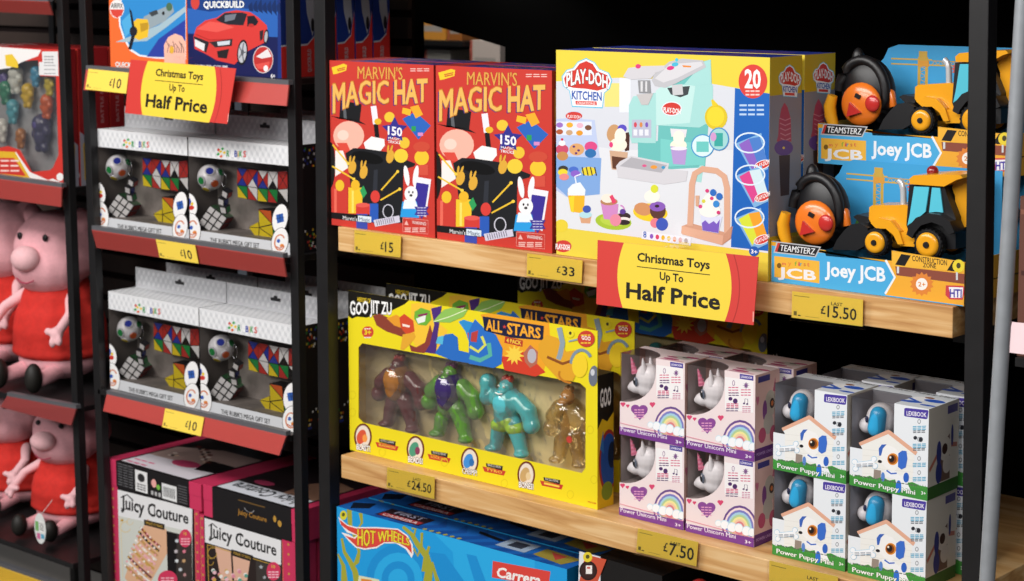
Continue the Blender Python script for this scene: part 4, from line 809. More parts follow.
# ================================================================== white puppy boxes
w_, d_, h_ = .1265, .088, .1318
x0, y0, z0 = -1.4075, .026, S2; x1, y1, z1 = x0+w_, y0+d_, z0+h_
t = pup = thing('puppy_toy_box', 'white puppy toy box, lower right of the front four, next to the black post', 'toy box', (x0, y0, z0), 'white puppy toy boxes'); O = t.location
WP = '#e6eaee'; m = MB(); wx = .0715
def W8(x, y): p = W(840+x/6.4, 491+y/6.4, y0); return (min(max(p.x, x0), x1), min(max(p.z, z0), z1))
low = [W8(*p) for p in ((50, 282), (132, 300), (118, 275), (295, 188), (330, 215))]
fpts = [(x0, z0), (x1, z0), (x1, z1), (x0+wx, z1), (x0+wx, low[4][1])] + [low[3], low[2], low[1], (x0, low[0][1])]
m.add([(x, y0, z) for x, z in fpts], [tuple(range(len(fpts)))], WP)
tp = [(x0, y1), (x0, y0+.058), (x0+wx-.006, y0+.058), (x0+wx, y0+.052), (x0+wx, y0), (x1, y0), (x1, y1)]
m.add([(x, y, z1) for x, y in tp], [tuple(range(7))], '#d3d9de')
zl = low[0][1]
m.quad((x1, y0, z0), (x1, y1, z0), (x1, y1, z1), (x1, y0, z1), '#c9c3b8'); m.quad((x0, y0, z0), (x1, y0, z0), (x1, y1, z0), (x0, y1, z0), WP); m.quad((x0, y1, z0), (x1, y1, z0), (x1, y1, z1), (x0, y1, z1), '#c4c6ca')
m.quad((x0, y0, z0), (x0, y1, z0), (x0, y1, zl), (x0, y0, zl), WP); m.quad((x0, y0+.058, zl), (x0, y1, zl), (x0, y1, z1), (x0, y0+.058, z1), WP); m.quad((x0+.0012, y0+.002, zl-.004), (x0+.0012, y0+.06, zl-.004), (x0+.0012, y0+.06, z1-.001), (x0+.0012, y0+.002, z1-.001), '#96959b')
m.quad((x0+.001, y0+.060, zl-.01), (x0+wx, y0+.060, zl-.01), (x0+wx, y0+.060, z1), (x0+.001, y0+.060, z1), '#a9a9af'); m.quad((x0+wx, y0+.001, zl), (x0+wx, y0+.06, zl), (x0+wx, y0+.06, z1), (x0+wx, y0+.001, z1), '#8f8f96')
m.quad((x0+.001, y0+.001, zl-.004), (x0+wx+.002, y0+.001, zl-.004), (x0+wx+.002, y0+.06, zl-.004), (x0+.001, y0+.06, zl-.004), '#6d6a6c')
A = front(m, x0, x1, y0, z0, z1); A.crop(840, 491, 6.4)
A.poly([(132, 260), (290, 195), (465, 320), (445, 560), (128, 520)], '#ecebe6')
for i in range(6): A.line([(134, 300+i*38), (462, 345+i*38)], 2, '#dcdad4')
A.poly([(108, 258), (295, 183), (310, 190), (482, 330), (470, 352), (295, 210), (118, 278)], '#e0ab90'); A.poly([(205, 430), (250, 440), (245, 520), (200, 510)], '#94877c')
A.poly([(20, 440), (50, 455), (75, 470), (110, 462), (140, 480), (180, 470), (215, 492), (260, 480), (300, 505), (350, 498), (400, 525), (450, 520), (500, 545), (570, 560), (570, 700), (20, 640)], '#3f8f3c')
for i in range(34): x = 50+i*15.4; y = 462+i*2.9; A.poly([(x, y+14), (x+4, y-8-6*random.random()), (x+9, y+16)], '#4c9c42')
A.poly([(235, 300), (255, 275), (285, 275), (262, 300), (250, 345), (238, 345)], '#3a63b8'); A.poly([(262, 300), (290, 280), (340, 300), (375, 345), (365, 420), (330, 450), (290, 430), (258, 400), (235, 395), (228, 378), (250, 350)], '#f1f0ee')
A.ell(325, 370, 35, 38, '#e08b2c', -.2); A.ell(322, 370, 27, 30, '#8a4718', -.2); A.ell(318, 368, 18, 21, '#231a18'); A.ell(310, 358, 6, 7, '#f4e9d8'); A.ell(243, 382, 14, 10, '#1e1c20', .3)
A.poly([(360, 335), (385, 318), (412, 322), (418, 370), (408, 425), (380, 438), (358, 420)], '#3a6cc8')
A.poly([(270, 435), (345, 450), (375, 480), (400, 460), (425, 470), (420, 530), (440, 575), (360, 560), (340, 500), (275, 480)], '#eef0f2'); A.line([(285, 440), (315, 462), (350, 460)], 9, '#2f62c0'); A.ell(410, 490, 18, 32, '#2f62c0'); A.ell(362, 545, 18, 40, '#2f6fd0'); A.ell(262, 480, 12, 30, '#5a86cc')
for c_, q in (('#9cc8e2', 1.0), ('#f2f5f8', .84)):
    for x, y in ((82, 378), (88, 422), (205, 365), (212, 410)): A.ell(x, y, 19*q, 18*q, c_)
    A.poly([(85, 398-16*q), (208, 386-16*q), (212, 386+18*q), (88, 398+18*q)], c_)
A.bars(92, 392, 205, 408, 3, 4, '#8b8f98')
A.text('Power Puppy Mini', [(78, 515), (470, 602)], 30, '#eef2ee', .05, out=('#2c6a2e', .02)); [A.line([(82+q*27, 463+q*5.6), (102+q*27, 467+q*5.6)], 6, '#5a6458') for q in range(15)]
A.text('3+', [(505, 600), (535, 606)], 20, '#eef2ee', .04)
A.poly([(398, 52), (408, 48), (548, 68), (552, 75), (545, 122), (535, 125), (402, 102), (396, 95)], '#4a3a9a'); A.text('LEXIBOOK', [(412, 95), (540, 112)], 27, '#efecf6', .03)
for i, y in enumerate((138, 250, 372, 462)):
    A.ell(492, y, 11, 15, '#8c9096'); A.ell(492, y, 7, 10, '#e2e6ea'); A.bars(450, y+28, 538, y+48, 3, 6, '#58a8c8'); A.bars(452, y+56, 532, y+66, 2, 6, '#6a6e76') if i < 2 else None
A.ell(468, 240, 12, 12, '#2a2c34'); A.ell(503, 252, 13, 16, '#2a2c34')
R = right(m, x1, y0, y1, z0, z1); R.frac(); R.rect(0, .86, 1, 1, '#38632c'); R.rect(.62, .04, .95, .13, '#4a4280'); R.line([(.05, .68), (.45, .45), (.95, .5)], .05, '#b06a58')
R.poly([(.3, .5), (.7, .35), (.72, .85), (.3, .85)], '#6a5248'); R.ell(.55, .5, .2, .13, '#c9c2b8'); R.ell(.54, .5, .09, .06, '#3a2018'); R.ell(.35, .52, .08, .13, '#31387c'); R.ell(.78, .38, .04, .12, '#31387c'); R.ell(.35, .74, .1, .12, '#31387c'); R.ell(.62, .68, .14, .1, '#c5beb6')
T = topf(m, x0, x1, y0, y1, z1); T.frac(); T.text('Power Puppy Mini', [(.12, .1), (.97, .1)], -.0, '#3c3f44', .03, top=[(.12, .02), (.97, .02)]); T.ell(.72, .42, .14, .14, '#e8e9ea'); T.ell(.86, .45, .13, .10, '#2c58b8'); T.ell(.74, .30, .06, .05, '#8a5a3c'); T.ell(.66, .7, .13, .07, '#2c58b8', -.3); T.ell(.9, .78, .1, .05, '#2c58b8'); T.line([(.56, .5), (.74, .66)], .05, '#2c58b8')
m.build('box', t, O)
m = MB(); m.add([(x0, y0+.0006, z1), (x0+wx, y0+.0006, z1), (x0+wx, y0+.0006, low[4][1]), (low[3][0], y0+.0006, low[3][1]), (low[2][0], y0+.0006, low[2][1]), (low[1][0], y0+.0006, low[1][1]), (x0, y0+.0006, zl)], [tuple(range(7))], WINDOW)
m.quad((x0+.0004, y0, zl), (x0+.0004, y0+.058, zl), (x0+.0004, y0+.058, z1), (x0+.0004, y0, z1), WINDOW); m.add([(x0, y0, z1-.0006), (x0+wx, y0, z1-.0006), (x0+wx, y0+.052, z1-.0006), (x0+wx-.006, y0+.058, z1-.0006), (x0, y0+.058, z1-.0006)], [tuple(range(5))], WINDOW); m.build('window', t, O)
hx, hy, hz = x0+.029, y0+.030, z1-.036
h = blob('puppy_head', t, O, [((hx+.004, hy, hz), (.023, .019, .026)), ((hx-.016, hy-.004, hz-.010), (.013, .012, .012))], WH, .0017)
m = MB(); m.ell((hx-.0285, hy-.003, hz-.006), (.0022, .004, .0022), '#1c1c22', 10, 8); m.build('nose', h, O)
m = MB(); m.ell((hx-.010, hy-.0165, hz+.002), (.0026, .002, .005), '#2b2f52', 12, 8); m.build('eye', h, O)
blob('ear', h, O, [([(hx+.010, hy-.018, hz+.012), (hx+.008, hy-.020, hz-.008)], [.0125, .0132])], PL('#2fa3d6', .3), .0018)['label'] = 'bright blue ear'
dxp = -.1315
for a, b, c, l in ((x0+.001, y0, S2+h_, 'white puppy toy box, upper right of the front four'), (x0+dxp, y0, S2+h_, 'white puppy toy box, upper left of the front four'), (x0+dxp-.0005, y0+.001, S2, 'white puppy toy box, lower left of the front four, next to the pink unicorn boxes'),
    (x0+.012, y0+.100, S2+h_, 'white puppy toy box behind, top right of the second row, partly behind the black post'), (x0+dxp+.020, y0+.098, S2+h_, 'white puppy toy box behind, top left of the second row'), (x0+.012, y0+.100, S2, 'white puppy toy box under the top right one of the second row'), (x0+dxp+.020, y0+.098, S2, 'white puppy toy box hidden under the top left one of the second row')):
    dup(pup, (a, b, c), l, 0, 'white puppy toy boxes')
# ================================================================== blue race track box
x0, x1, y0, y1 = -2.480, -1.929, .010, .085; z1 = W(335.5, 506, y0).z; z0 = S3
t = hw = thing('race_track_box', 'bright blue race track box with a flame logo on the lowest visible shelf', 'toy box', (x0, y0, z0), 'blue race track boxes'); O = t.location
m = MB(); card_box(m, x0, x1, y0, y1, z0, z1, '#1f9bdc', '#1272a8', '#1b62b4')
A = front(m, x0, x1, y0, z0, z1); A.crop(320, 470, 5.12)
A.poly([(60, 100), (1100, 330), (1100, 700), (700, 700), (680, 420), (560, 300), (100, 200)], '#2aa9e4')
for r, c in ((165, '#1b8ed2'), (125, '#2aa9e4'), (85, '#1b8ed2'), (50, '#2aa9e4')): A.ell(400, 560, r, r*1.1, c)
A.poly([(560, 420), (640, 430), (760, 600), (620, 600)], '#1b8ed2'); A.poly([(750, 430), (800, 440), (860, 600), (800, 600)], '#1b8ed2')
OL, OD = '#a5a436', '#8c8b2a'
for pts, w0, w1 in (([(150, 200), (155, 290), (185, 350), (200, 420), (175, 490)], 26, 12), ([(208, 220), (215, 270), (195, 300)], 20, 6), ([(112, 350), (125, 420), (155, 470), (180, 520), (190, 580)], 12, 34), ([(92, 430), (120, 490), (125, 570)], 8, 34), ([(165, 490), (195, 470), (205, 430)], 22, 6),
   ([(425, 290), (470, 330), (500, 380), (545, 440), (560, 500), (550, 580)], 16, 44), ([(522, 320), (520, 390), (500, 440), (480, 400)], 14, 12), ([(560, 390), (540, 450), (535, 520)], 12, 30), ([(575, 470), (590, 530), (605, 580)], 10, 24), ([(470, 300), (490, 300), (480, 350)], 12, 8)): A.line(pts, w0, OL, w1)
A.ell(120, 232, 18, 24, '#d9cf2c'); A.ell(120, 228, 8, 10, '#5a5522')
fl = [(95, 240), (140, 280), (185, 292), (290, 292), (400, 300), (450, 335), (475, 380), (480, 425), (470, 450), (440, 405), (390, 375), (330, 375), (290, 400), (230, 408), (185, 398), (150, 365), (110, 318), (150, 330), (175, 345), (190, 335), (140, 320), (105, 275)]
A.poly(fl, '#f3eeea'); A.poly([(100, 252), (142, 286), (185, 298), (290, 298), (398, 306), (444, 338), (468, 382), (472, 430), (446, 398), (395, 368), (330, 369), (288, 393), (230, 401), (188, 392), (155, 360), (128, 335), (180, 352), (196, 335), (150, 312), (110, 282)], '#d9473c')
A.text('HOT WHEELS', [(192, 385), (240, 390), (300, 368), (360, 362), (462, 388)], 0, '#eadb36', .05, top=[(190, 302), (240, 305), (300, 316), (370, 306), (455, 350)], out=('#a8402c', .025))
A.poly([(885, 465), (1180, 520), (1170, 600), (880, 550)], '#d8453c'); A.text('Carrera', [(900, 545), (1130, 590)], 48, '#f4efec', .05, slant=8)
A.poly([(200, 540), (300, 560), (330, 600), (190, 600)], '#d9dcb8'); A.poly([(210, 555), (260, 562), (300, 590), (215, 590)], '#e08a34')
T = topf(m, x0, x1, y0, y1, z1); T.frac()
for i in range(9): T.poly([(.15+i*.09, 1), (.22+i*.09, .5), (.2+i*.09, 0), (.26+i*.09, .5), (.2+i*.09, 1)], '#174f9c')
T.poly([(.16, .25), (.36, .25), (.36, .85), (.16, .85)], '#2a1a20'); T.rect(.17, .6, .35, .8, '#a8323a'); T.text('CARRERA', [(.18, .78), (.34, .78)], .14, '#d8c8c8', .03); T.text('FIRST', [(.20, .5), (.33, .5)], .2, '#a8a8c0', .03)
T.poly([(.01, .5), (.08, .2), (.1, .6), (.05, .9)], '#101a2c'); T.rect(.68, .15, .80, .75, '#9fb2c8'); T.rect(.71, .25, .77, .6, '#333a48'); T.poly([(.83, .2), (.98, .3), (.96, .85), (.83, .7)], '#9a8a3a'); T.poly([(.86, .3), (.93, .35), (.92, .7)], '#b0443a')
for i in range(6): T.ell(.40+i*.03, .93, .008, .06, '#b0a83a')
T.poly([(.55, .2), (.68, .35), (.67, .5), (.56, .35)], '#14161c')
m.build('box', t, O)
dup(hw, (x0+.002, y1+.004, z0), 'blue race track box standing in the shade behind the front one', group='blue race track boxes')
dup(hw, (x0+.004, y1+.086, z0), 'blue race track box, third in the row under the pine shelf', group='blue race track boxes')
# black clamshell with white hang card, and a red item
x0 = W(582, 578, .012).x; x1 = W(668, 600, .012).x; z1 = W(596, 556, .012).z; y0 = .012
t = thing('toy_pack', 'black toy pack with a white and orange hang card right of the blue box', 'toy pack', (x0, y0, S3)); O = t.location
m = MB(); m.prism([(x0+.004, y0, S3), (x1, y0, S3), (x1-.012, y0, z1-.004), (x0+.030, y0, z1)], (0, .11, 0), mat('#121112', .2, kind='clear_black', coat=.6)); m.build('case', t, O, bevel=.004)
m = MB(); m.prism([(x0-.016, y0-.002, S3), (x0+.040, y0-.002, S3), (x0+.040, y0-.002, z1+.001), (x0-.004, y0-.002, z1+.001)], (0, .0015, 0), C('#dfe0e3')); A = Art(m, (x0, y0-.002, S3), X_, Z_); A.crop(500, 500, 5.12)
A.poly([(430, 310), (465, 285), (545, 305), (500, 420), (405, 420)], '#c9543a'); A.ell(452, 362, 46, 50, '#2a1c1a'); A.ell(452, 362, 38, 41, '#3b2522'); A.rect(440, 335, 472, 378, '#efe9e4'); A.rect(446, 342, 462, 352, '#c94a3a'); A.ell(449, 292, 24, 26, '#e5cf38'); A.ell(449, 290, 10, 11, '#5a5526')
m.build('hang_card', t, O)
m = MB(); a = W(700, 590, .03); m.ell((a.x, .03, a.z-.012), (.022, .02, .03), PL('#b52a2c'), 18, 12); m.tube([(a.x, .03, S3), (a.x, .03, a.z-.02)], .018, PL('#3a2a22'), 14)
tag(m.build('round_toy', org=(a.x, .03, S3)), 'dark toy with a round red top, below the £7.50 ticket', 'toy')
# ================================================================== model kit boxes on the top left shelf
x0, x1, y0, z0 = W(188.5, 60, .012).x, -2.615, .012, M1; y1, z1 = .056, M1+.214
t = kit = thing('model_kit_box', 'dark blue model kit box with a red sports car, front one of its row', 'toy box', (x0, y0, z0), 'sports car kit boxes'); O = t.location
m = MB(); card_box(m, x0, x1, y0, y1, z0, z1, '#1a2f73', '#b82a26')
A = front(m, x0, x1, y0, z0, z1); A.crop(100, 0, 5.12)
A.poly([(440, -60), (910, -40), (910, 190), (440, 170)], '#2a5fae'); A.poly([(440, -100), (910, -100), (910, 60), (700, 40), (560, 60), (440, 40)], '#173a7c'); A.poly([(440, 175), (910, 190), (910, 420), (440, 360)], '#141c50')
for i in range(7): A.poly([(760+i*24, 30), (778+i*24, 10-8*(i % 3)), (786+i*24, 60+i*4), (764+i*24, 55)], '#122a5c')
RD = '#cf3a36'
A.poly([(480, 185), (495, 140), (540, 105), (600, 90), (640, 62), (700, 52), (770, 62), (810, 88), (855, 130), (862, 185), (850, 215), (760, 260), (690, 330), (600, 310), (540, 275), (485, 250)], RD)
A.poly([(595, 102), (640, 66), (730, 64), (755, 72), (735, 130), (640, 125)], '#23242e'); A.poly([(640, 78), (700, 70), (690, 100), (640, 112)], '#6d7480'); A.poly([(755, 82), (790, 80), (812, 110), (800, 130), (755, 135)], '#1c1d26')
A.poly([(495, 150), (560, 110), (630, 118), (690, 140), (600, 165)], '#e0574f'); A.line([(490, 175), (560, 205), (680, 200)], 5, '#a52624'); A.poly([(482, 185), (560, 215), (545, 270), (490, 238)], '#26242a'); A.poly([(486, 200), (538, 225), (534, 262), (488, 236)], '#dcdcdc')
A.poly([(560, 215), (680, 200), (676, 235), (590, 243)], '#2c2a2e'); A.poly([(600, 215), (668, 207), (664, 228), (606, 234)], '#c8d0da'); A.poly([(600, 262), (662, 250), (650, 300), (605, 295)], '#231f22')
A.ell(730, 268, 27, 66, '#1b1a1e', .1); A.ell(730, 268, 21, 54, '#b9bcc2', .1); A.ell(730, 268, 8, 16, '#4a4a50', .1); A.ell(851, 188, 12, 38, '#1b1a1e', .1); A.ell(851, 188, 8, 28, '#a9acb2', .1); A.poly([(818, 160), (838, 152), (834, 200), (820, 210)], '#27252b'); A.ell(775, 130, 14, 9, '#b52f2c')
for k in range(5): A.line([(730, 268), (730+20*math.cos(k*1.26), 268+50*math.sin(k*1.26))], 5, '#5f6268')
A.ell(836, 305, 52, 70, '#d9d4d4'); A.ell(836, 305, 49, 66, '#b83230'); A.poly([(800, 290), (860, 250), (880, 290), (830, 300)], '#ded9da'); A.poly([(795, 330), (870, 315), (865, 355), (810, 352)], '#d8504a'); A.ell(850, 350, 12, 16, '#e6e3e4')
A.text('QUICKBUILD', [(530, 40), (740, 38)], 32, '#eef0f2', .05, out=('#3a3a44', .03)); A.ell(488, 12, 22, 36, '#c9413a'); A.text('AUDI R8 COUPE', [(480, 345), (655, 352)], 15, '#e8e9ec', .03); A.text('6+', [(875, 398), (898, 400)], 20, '#f0f0f2', .04)
R = right(m, x1, y0, y1, z0, z1); R.frac(); R.poly([(0, -0.1), (1, -.1), (1, .45), (.8, .66), (.4, .725), (0, .73)], '#9fa3ac'); R.poly([(0, -0.1), (1, -.1), (1, .43), (.8, .645), (.4, .71), (0, .715)], '#142a6c'); R.poly([(.3, .2), (.8, .3), (.9, .5), (.7, .65), (.4, .45)], '#8a8e96'); R.ell(.72, .55, .1, .06, '#16161a')
Q = Art(m, (x1, y1, z0), Z_, -Y_, z1-z0, y1-y0); Q.k = 8; Q.frac(); Q.text('QUICKBUILD', [(.04, .60), (.24, .60)], .20, '#a39ca0', .03)
m.build('box', t, O)
for k in range(5): dup(kit, (x0, y0+.0475*(k+1), z0), 'model kit box in a receding row seen edge on, behind the red sports car one' , 0, 'sports car kit boxes in the receding row')
x0, x1 = W(110.5, 60, .012).x, x0-.002
t = kit2 = thing('model_kit_box', 'orange and blue model kit box with a propeller plane, on the top left shelf', 'toy box', (x0, y0, z0)); O = t.location
m = MB(); card_box(m, x0, x1, y0, y1, z0, z1, '#ee6b32', '#b8502a'); A = front(m, x0, x1, y0, z0, z1); A.crop(100, 0, 5.12)
A.poly([(95, 60), (98, 130), (120, 200), (155, 260), (200, 288), (290, 300), (440, 305), (440, -200), (130, -200)], '#dfe8ee'); A.poly([(103, 60), (106, 130), (128, 196), (162, 252), (205, 280), (290, 292), (438, 297), (438, -200), (138, -200)], '#2f86c8')
A.poly([(438, 100), (300, 200), (240, 290), (438, 297)], '#2b3f9c'); A.poly([(160, 60), (110, 110), (130, 190), (170, 150)], '#4fa6d8')
GY = '#8f9ea6'
A.poly([(80, 215), (160, 185), (300, 130), (440, 30), (438, 60), (340, 140), (240, 210), (160, 215)], '#9fb9c4'); A.poly([(225, 85), (300, 50), (370, 20), (380, 60), (330, 110), (250, 150), (220, 120)], GY); A.poly([(250, 65), (290, 50), (300, 70), (265, 85)], '#3c4246')
A.poly([(165, 120), (190, 95), (245, 100), (252, 130), (245, 190), (200, 205), (170, 190)], '#e5b92e'); A.poly([(205, 120), (248, 115), (246, 150), (210, 165)], '#b98f26'); A.ell(172, 160, 20, 26, '#24242c'); A.poly([(150, 40), (163, 60), (180, 150), (166, 150)], '#1e1f28'); A.poly([(165, 170), (182, 175), (160, 255), (145, 250)], '#1e1f28'); A.ell(355, 35, 16, 22, '#4a6a50'); A.ell(325, 68, 7, 10, '#222')
A.poly([(330, 325), (328, 230), (350, 190), (385, 172), (420, 185), (438, 215), (438, 325)], '#f0b7a2'); 
for i in range(8): A.line([(340+i*11, 210+12*(i % 3)), (352+i*11, 235+14*(i % 2)), (345+i*12, 270)], 3, '#3a3a40')
A.ell(368, 255, 11, 20, '#dfae3a'); A.ell(87, 45, 37, 48, '#e6e3e2'); A.poly([(52, 48), (122, 48), (112, 78), (87, 92), (62, 76)], '#d2453a'); A.text('AIRFIX', [(56, 40), (118, 42)], 24, '#2c2628', .03)
A.text('QUICKBUILD', [(78, 340), (230, 350)], 24, '#f3efec', .04, out=('#5a3a30', .03))
m.build('box', t, O)
dup(kit2, (x0-.001, y0+.0475, z0), 'orange and blue propeller plane kit box standing behind the front one')
# ================================================================== puzzle cube gift sets
x0, y0, z0 = -3.172, .020, M3; w_, d_, h_ = .292, .072, .204; x1, y1, z1 = x0+w_, y0+d_, z0+h_
t = cube = thing('puzzle_gift_set', 'white puzzle cube gift box, left of the front pair on the lower red strip shelf', 'gift set', (x0, y0, z0), 'puzzle cube gift sets'); O = t.location
WC = '#dcdddf'; m = MB(); zh = z1-.037; zf = z0+.022
m.quad((x0, y0, zh), (x1, y0, zh), (x1, y0, z1), (x0, y0, z1), WC); m.quad((x0, y0, z0), (x1, y0, z0), (x1, y0, zf), (x0, y0, zf), '#cdcfd2')
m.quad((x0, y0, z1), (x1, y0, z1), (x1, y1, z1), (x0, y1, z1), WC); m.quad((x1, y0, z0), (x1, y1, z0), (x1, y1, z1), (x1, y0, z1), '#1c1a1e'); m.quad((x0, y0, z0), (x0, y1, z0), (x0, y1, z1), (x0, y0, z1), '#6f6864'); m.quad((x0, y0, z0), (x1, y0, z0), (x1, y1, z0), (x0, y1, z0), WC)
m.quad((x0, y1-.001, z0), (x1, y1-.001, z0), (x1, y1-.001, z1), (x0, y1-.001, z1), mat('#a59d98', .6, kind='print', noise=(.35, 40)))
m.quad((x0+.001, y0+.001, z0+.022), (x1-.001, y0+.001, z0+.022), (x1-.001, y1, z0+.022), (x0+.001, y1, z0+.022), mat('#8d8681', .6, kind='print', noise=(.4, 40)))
m.box(x0, x1, y1-.0015, y1, z1, z1+.042, C('#d3d4d7'))
A = front(m, x0, x1, y0, z0, z1)
def cubes(A, u0, v0, u1, v1, s):
    A.frac(); r = 0; y = v0; sh_ = s*A.w/A.h*.9; A.force = 1; A.reg.append((0, A.w, A.h*(1-v1), A.h, 1))
    while y < v1:
        x = u0 + (s/2 if r % 2 else 0)
        while x+s <= u1+1e-6:
            if y+sh_*1.0 <= v1+.001:
                A.poly([(x, y+sh_*.25), (x+s/2, y+sh_*.5), (x+s/2, y+sh_), (x, y+sh_*.75)], '#cdcfd2'); A.poly([(x+s/2, y+sh_*.5), (x+s, y+sh_*.25), (x+s, y+sh_*.75), (x+s/2, y+sh_)], '#e4e5e7')
            x += s
        y += sh_*.75; r += 1
    A.force = None
cubes(A, 0, 0, 1, .181, .055); cubes(Art(m, (x0, y1-.0015, z1), X_, Z_, w_, .042), 0, 0, 1, 1, .055); cubes(topf(m, x0, x1, y0, y1, z1), 0, 0, 1, 1, .055)
B = Art(m, (x0, y1-.0015, z1), X_, Z_, w_, .042); B.k = 4; B.frac(); B.poly([(.45, .35), (.48, .35), (.485, .25), (.515, .25), (.52, .35), (.55, .35), (.55, .5), (.45, .5)], '#2a2a2c')
A.k = 6; A.crop(80, 260, 3.228)
A.ell(188, 155, 13, 17, '#dcdddf'); 
for dx_, dy_, c in ((-8, -8, '#c8372f'), (4, -10, '#2f9a4a'), (9, 2, '#e6c52e'), (-9, 5, '#2f9a4a'), (0, 12, '#d8622c'), (-2, -2, '#e6c52e')): A.poly([(188+dx_-5, 155+dy_), (188+dx_, 155+dy_-5), (188+dx_+5, 155+dy_), (188+dx_, 155+dy_+5)], c)
for ch, xx, cc_ in zip('RUBIKS', (203, 217, 226, 236, 240, 251), ('#1f8f47', '#f3f3f3', '#2d3f9c', '#d8a52a', '#2f9a4a', '#c8372f')): A.text(ch, [(xx, 169+(xx-203)*.13), (xx+(10 if ch != 'I' else 3), 170+(xx-203)*.13)], 18, cc_, .05, out=('#f3f3f3', .02))
A.text("THE RUBIK'S MEGA GIFT SET", [(157, 424), (300, 454)], 14, '#2b2a2b', .03)
def badge(cx, cy, rx, ry, rot, kind):
    A.ell(cx, cy, rx+1.5, ry+1.5, '#4a4648', rot); A.ell(cx, cy, rx, ry, '#ecebea', rot)
    if kind == 0: A.poly([(cx-12, cy-12), (cx+8, cy-15), (cx+12, cy+10), (cx-8, cy+14)], '#2f5aa8'); A.line([(cx-12, cy), (cx+12, cy-3)], 1.5, '#1b2a50'); A.line([(cx-2, cy-14), (cx+2, cy+12)], 1.5, '#1b2a50')
    elif kind == 1: A.arc(cx, cy+2, rx*.62, ry*.55, 30, 330, 4, '#cf7a52'); A.ell(cx-4, cy-3, 5, 6, '#3a5cb0'); A.ell(cx+6, cy+12, 6, 5, '#e08a3c'); A.line([(cx-10, cy+14), (cx, cy+20), (cx+10, cy+13)], 3, '#b8503a')
    else: A.ell(cx-4, cy-8, 7, 12, '#3a4aa0'); A.ell(cx+4, cy+10, 8, 7, '#c8372f'); A.ell(cx-6, cy+14, 5, 6, '#2f9a4a'); A.ell(cx+6, cy-2, 4, 5, '#e6c52e')
badge(98, 305, 19, 36, -.25, 2); badge(106, 378, 22, 46, -.15, 1); badge(360, 370, 22, 43, .12, 0); badge(360, 440, 24, 42, .1, 1)
R = right(m, x1, y0, y1, z0, z1); R.frac(); rr = random.Random(7)
for i in range(80):
    R.k = 1+i % 3; u, v = rr.random()*.95, rr.choice((rr.uniform(.02, .2), rr.uniform(.78, .97))); R.rect(u, v, u+.05, v+.022, rr.choice(('#b8302a', '#d8b52e', '#2f8a45', '#dcdcdc', '#2f3f9c', '#c8602a')))
m.build('box', t, O)
def Wc(x, y, Y): return W(80+x/3.228, 260+y/3.228, Y)
Yi = y0+.030
STK = {'w': '#e6e6e8', 'r': '#b8342e', 'y': '#e8cf2a', 'g': '#1f8a45', 'b': '#2c3aa0', 'o': '#d8622c', 'k': '#161517'}
c = Wc(160, 222, Yi); m = MB(); m.ell((c.x, Yi, c.z), .0260, PL('#e9e9ee', .25), 24, 16); bl = m.build('puzzle_ball', t, O)
for ax, az, cc_ in ((-.1, .50, 'b'), (.75, .35, 'g'), (.25, -.45, 'o'), (-.72, -.22, 'g'), (-.35, -.85, 'y')):
    v = (Vector((.80, -.58, .1))*math.sqrt(max(0, 1-ax*ax-az*az)) + Vector((.58, .8, 0))*ax + Z_*az).normalized(); p = Vector((c.x, Yi, c.z)); q1 = v.orthogonal().normalized()
    m = MB(); m.tube([p+v*.0225, p+v*.0266], [.0100, .0096], PL('#c9c9d2'), 16); m.tube([p+v*.0262, p+v*.0275], [.0078, .007], PL(STK[cc_], .2), 16); m.build('ball_piece', bl, O)
# 3x3 cube
def stickers(m, c0, e1, e2, n, cols, k=3):
    for i in range(n):
        for j in range(n):
            a = c0+e1*(i+.10)/n+e2*(j+.10)/n; b = e1*.80/n; d = e2*.80/n; m.quad(a+k, a+b+k, a+b+d+k, a+d+k, PL(STK[cols[(i*n+j) % len(cols)]], .25))
c = Wc(158, 348, Yi); S = .043; Rm = Matrix.Rotation(.95, 3, 'Y') @ Matrix.Rotation(.0, 3, 'X'); Rm = Matrix.Rotation(.5, 3, 'Z') @ Matrix.Rotation(.6, 3, 'Y') @ Matrix.Rotation(-.1, 3, 'X')
ex, ey, ez = Rm @ X_, Rm @ Y_, Rm @ Z_; C0 = Vector((c.x+.008, Yi+.010, c.z-.002))
m = MB(); m.obox((0, 0, 0), S, S, S, (0, 0, 0), PL('#141315', .35)); m.v = [tuple(C0+Rm @ Vector(v)) for v in m.v]
stickers(m, C0-ex*S/2-ey*S/2-ez*S/2, ex*S, ez*S, 3, 'w', -ey*.0004); stickers(m, C0+ex*S/2-ey*S/2-ez*S/2, ey*S, ez*S, 3, 'r', ex*.0004); stickers(m, C0-ex*S/2-ey*S/2+ez*S/2, ex*S, ey*S, 3, 'g', ez*.0004)
m.build('puzzle_cube', t, O)
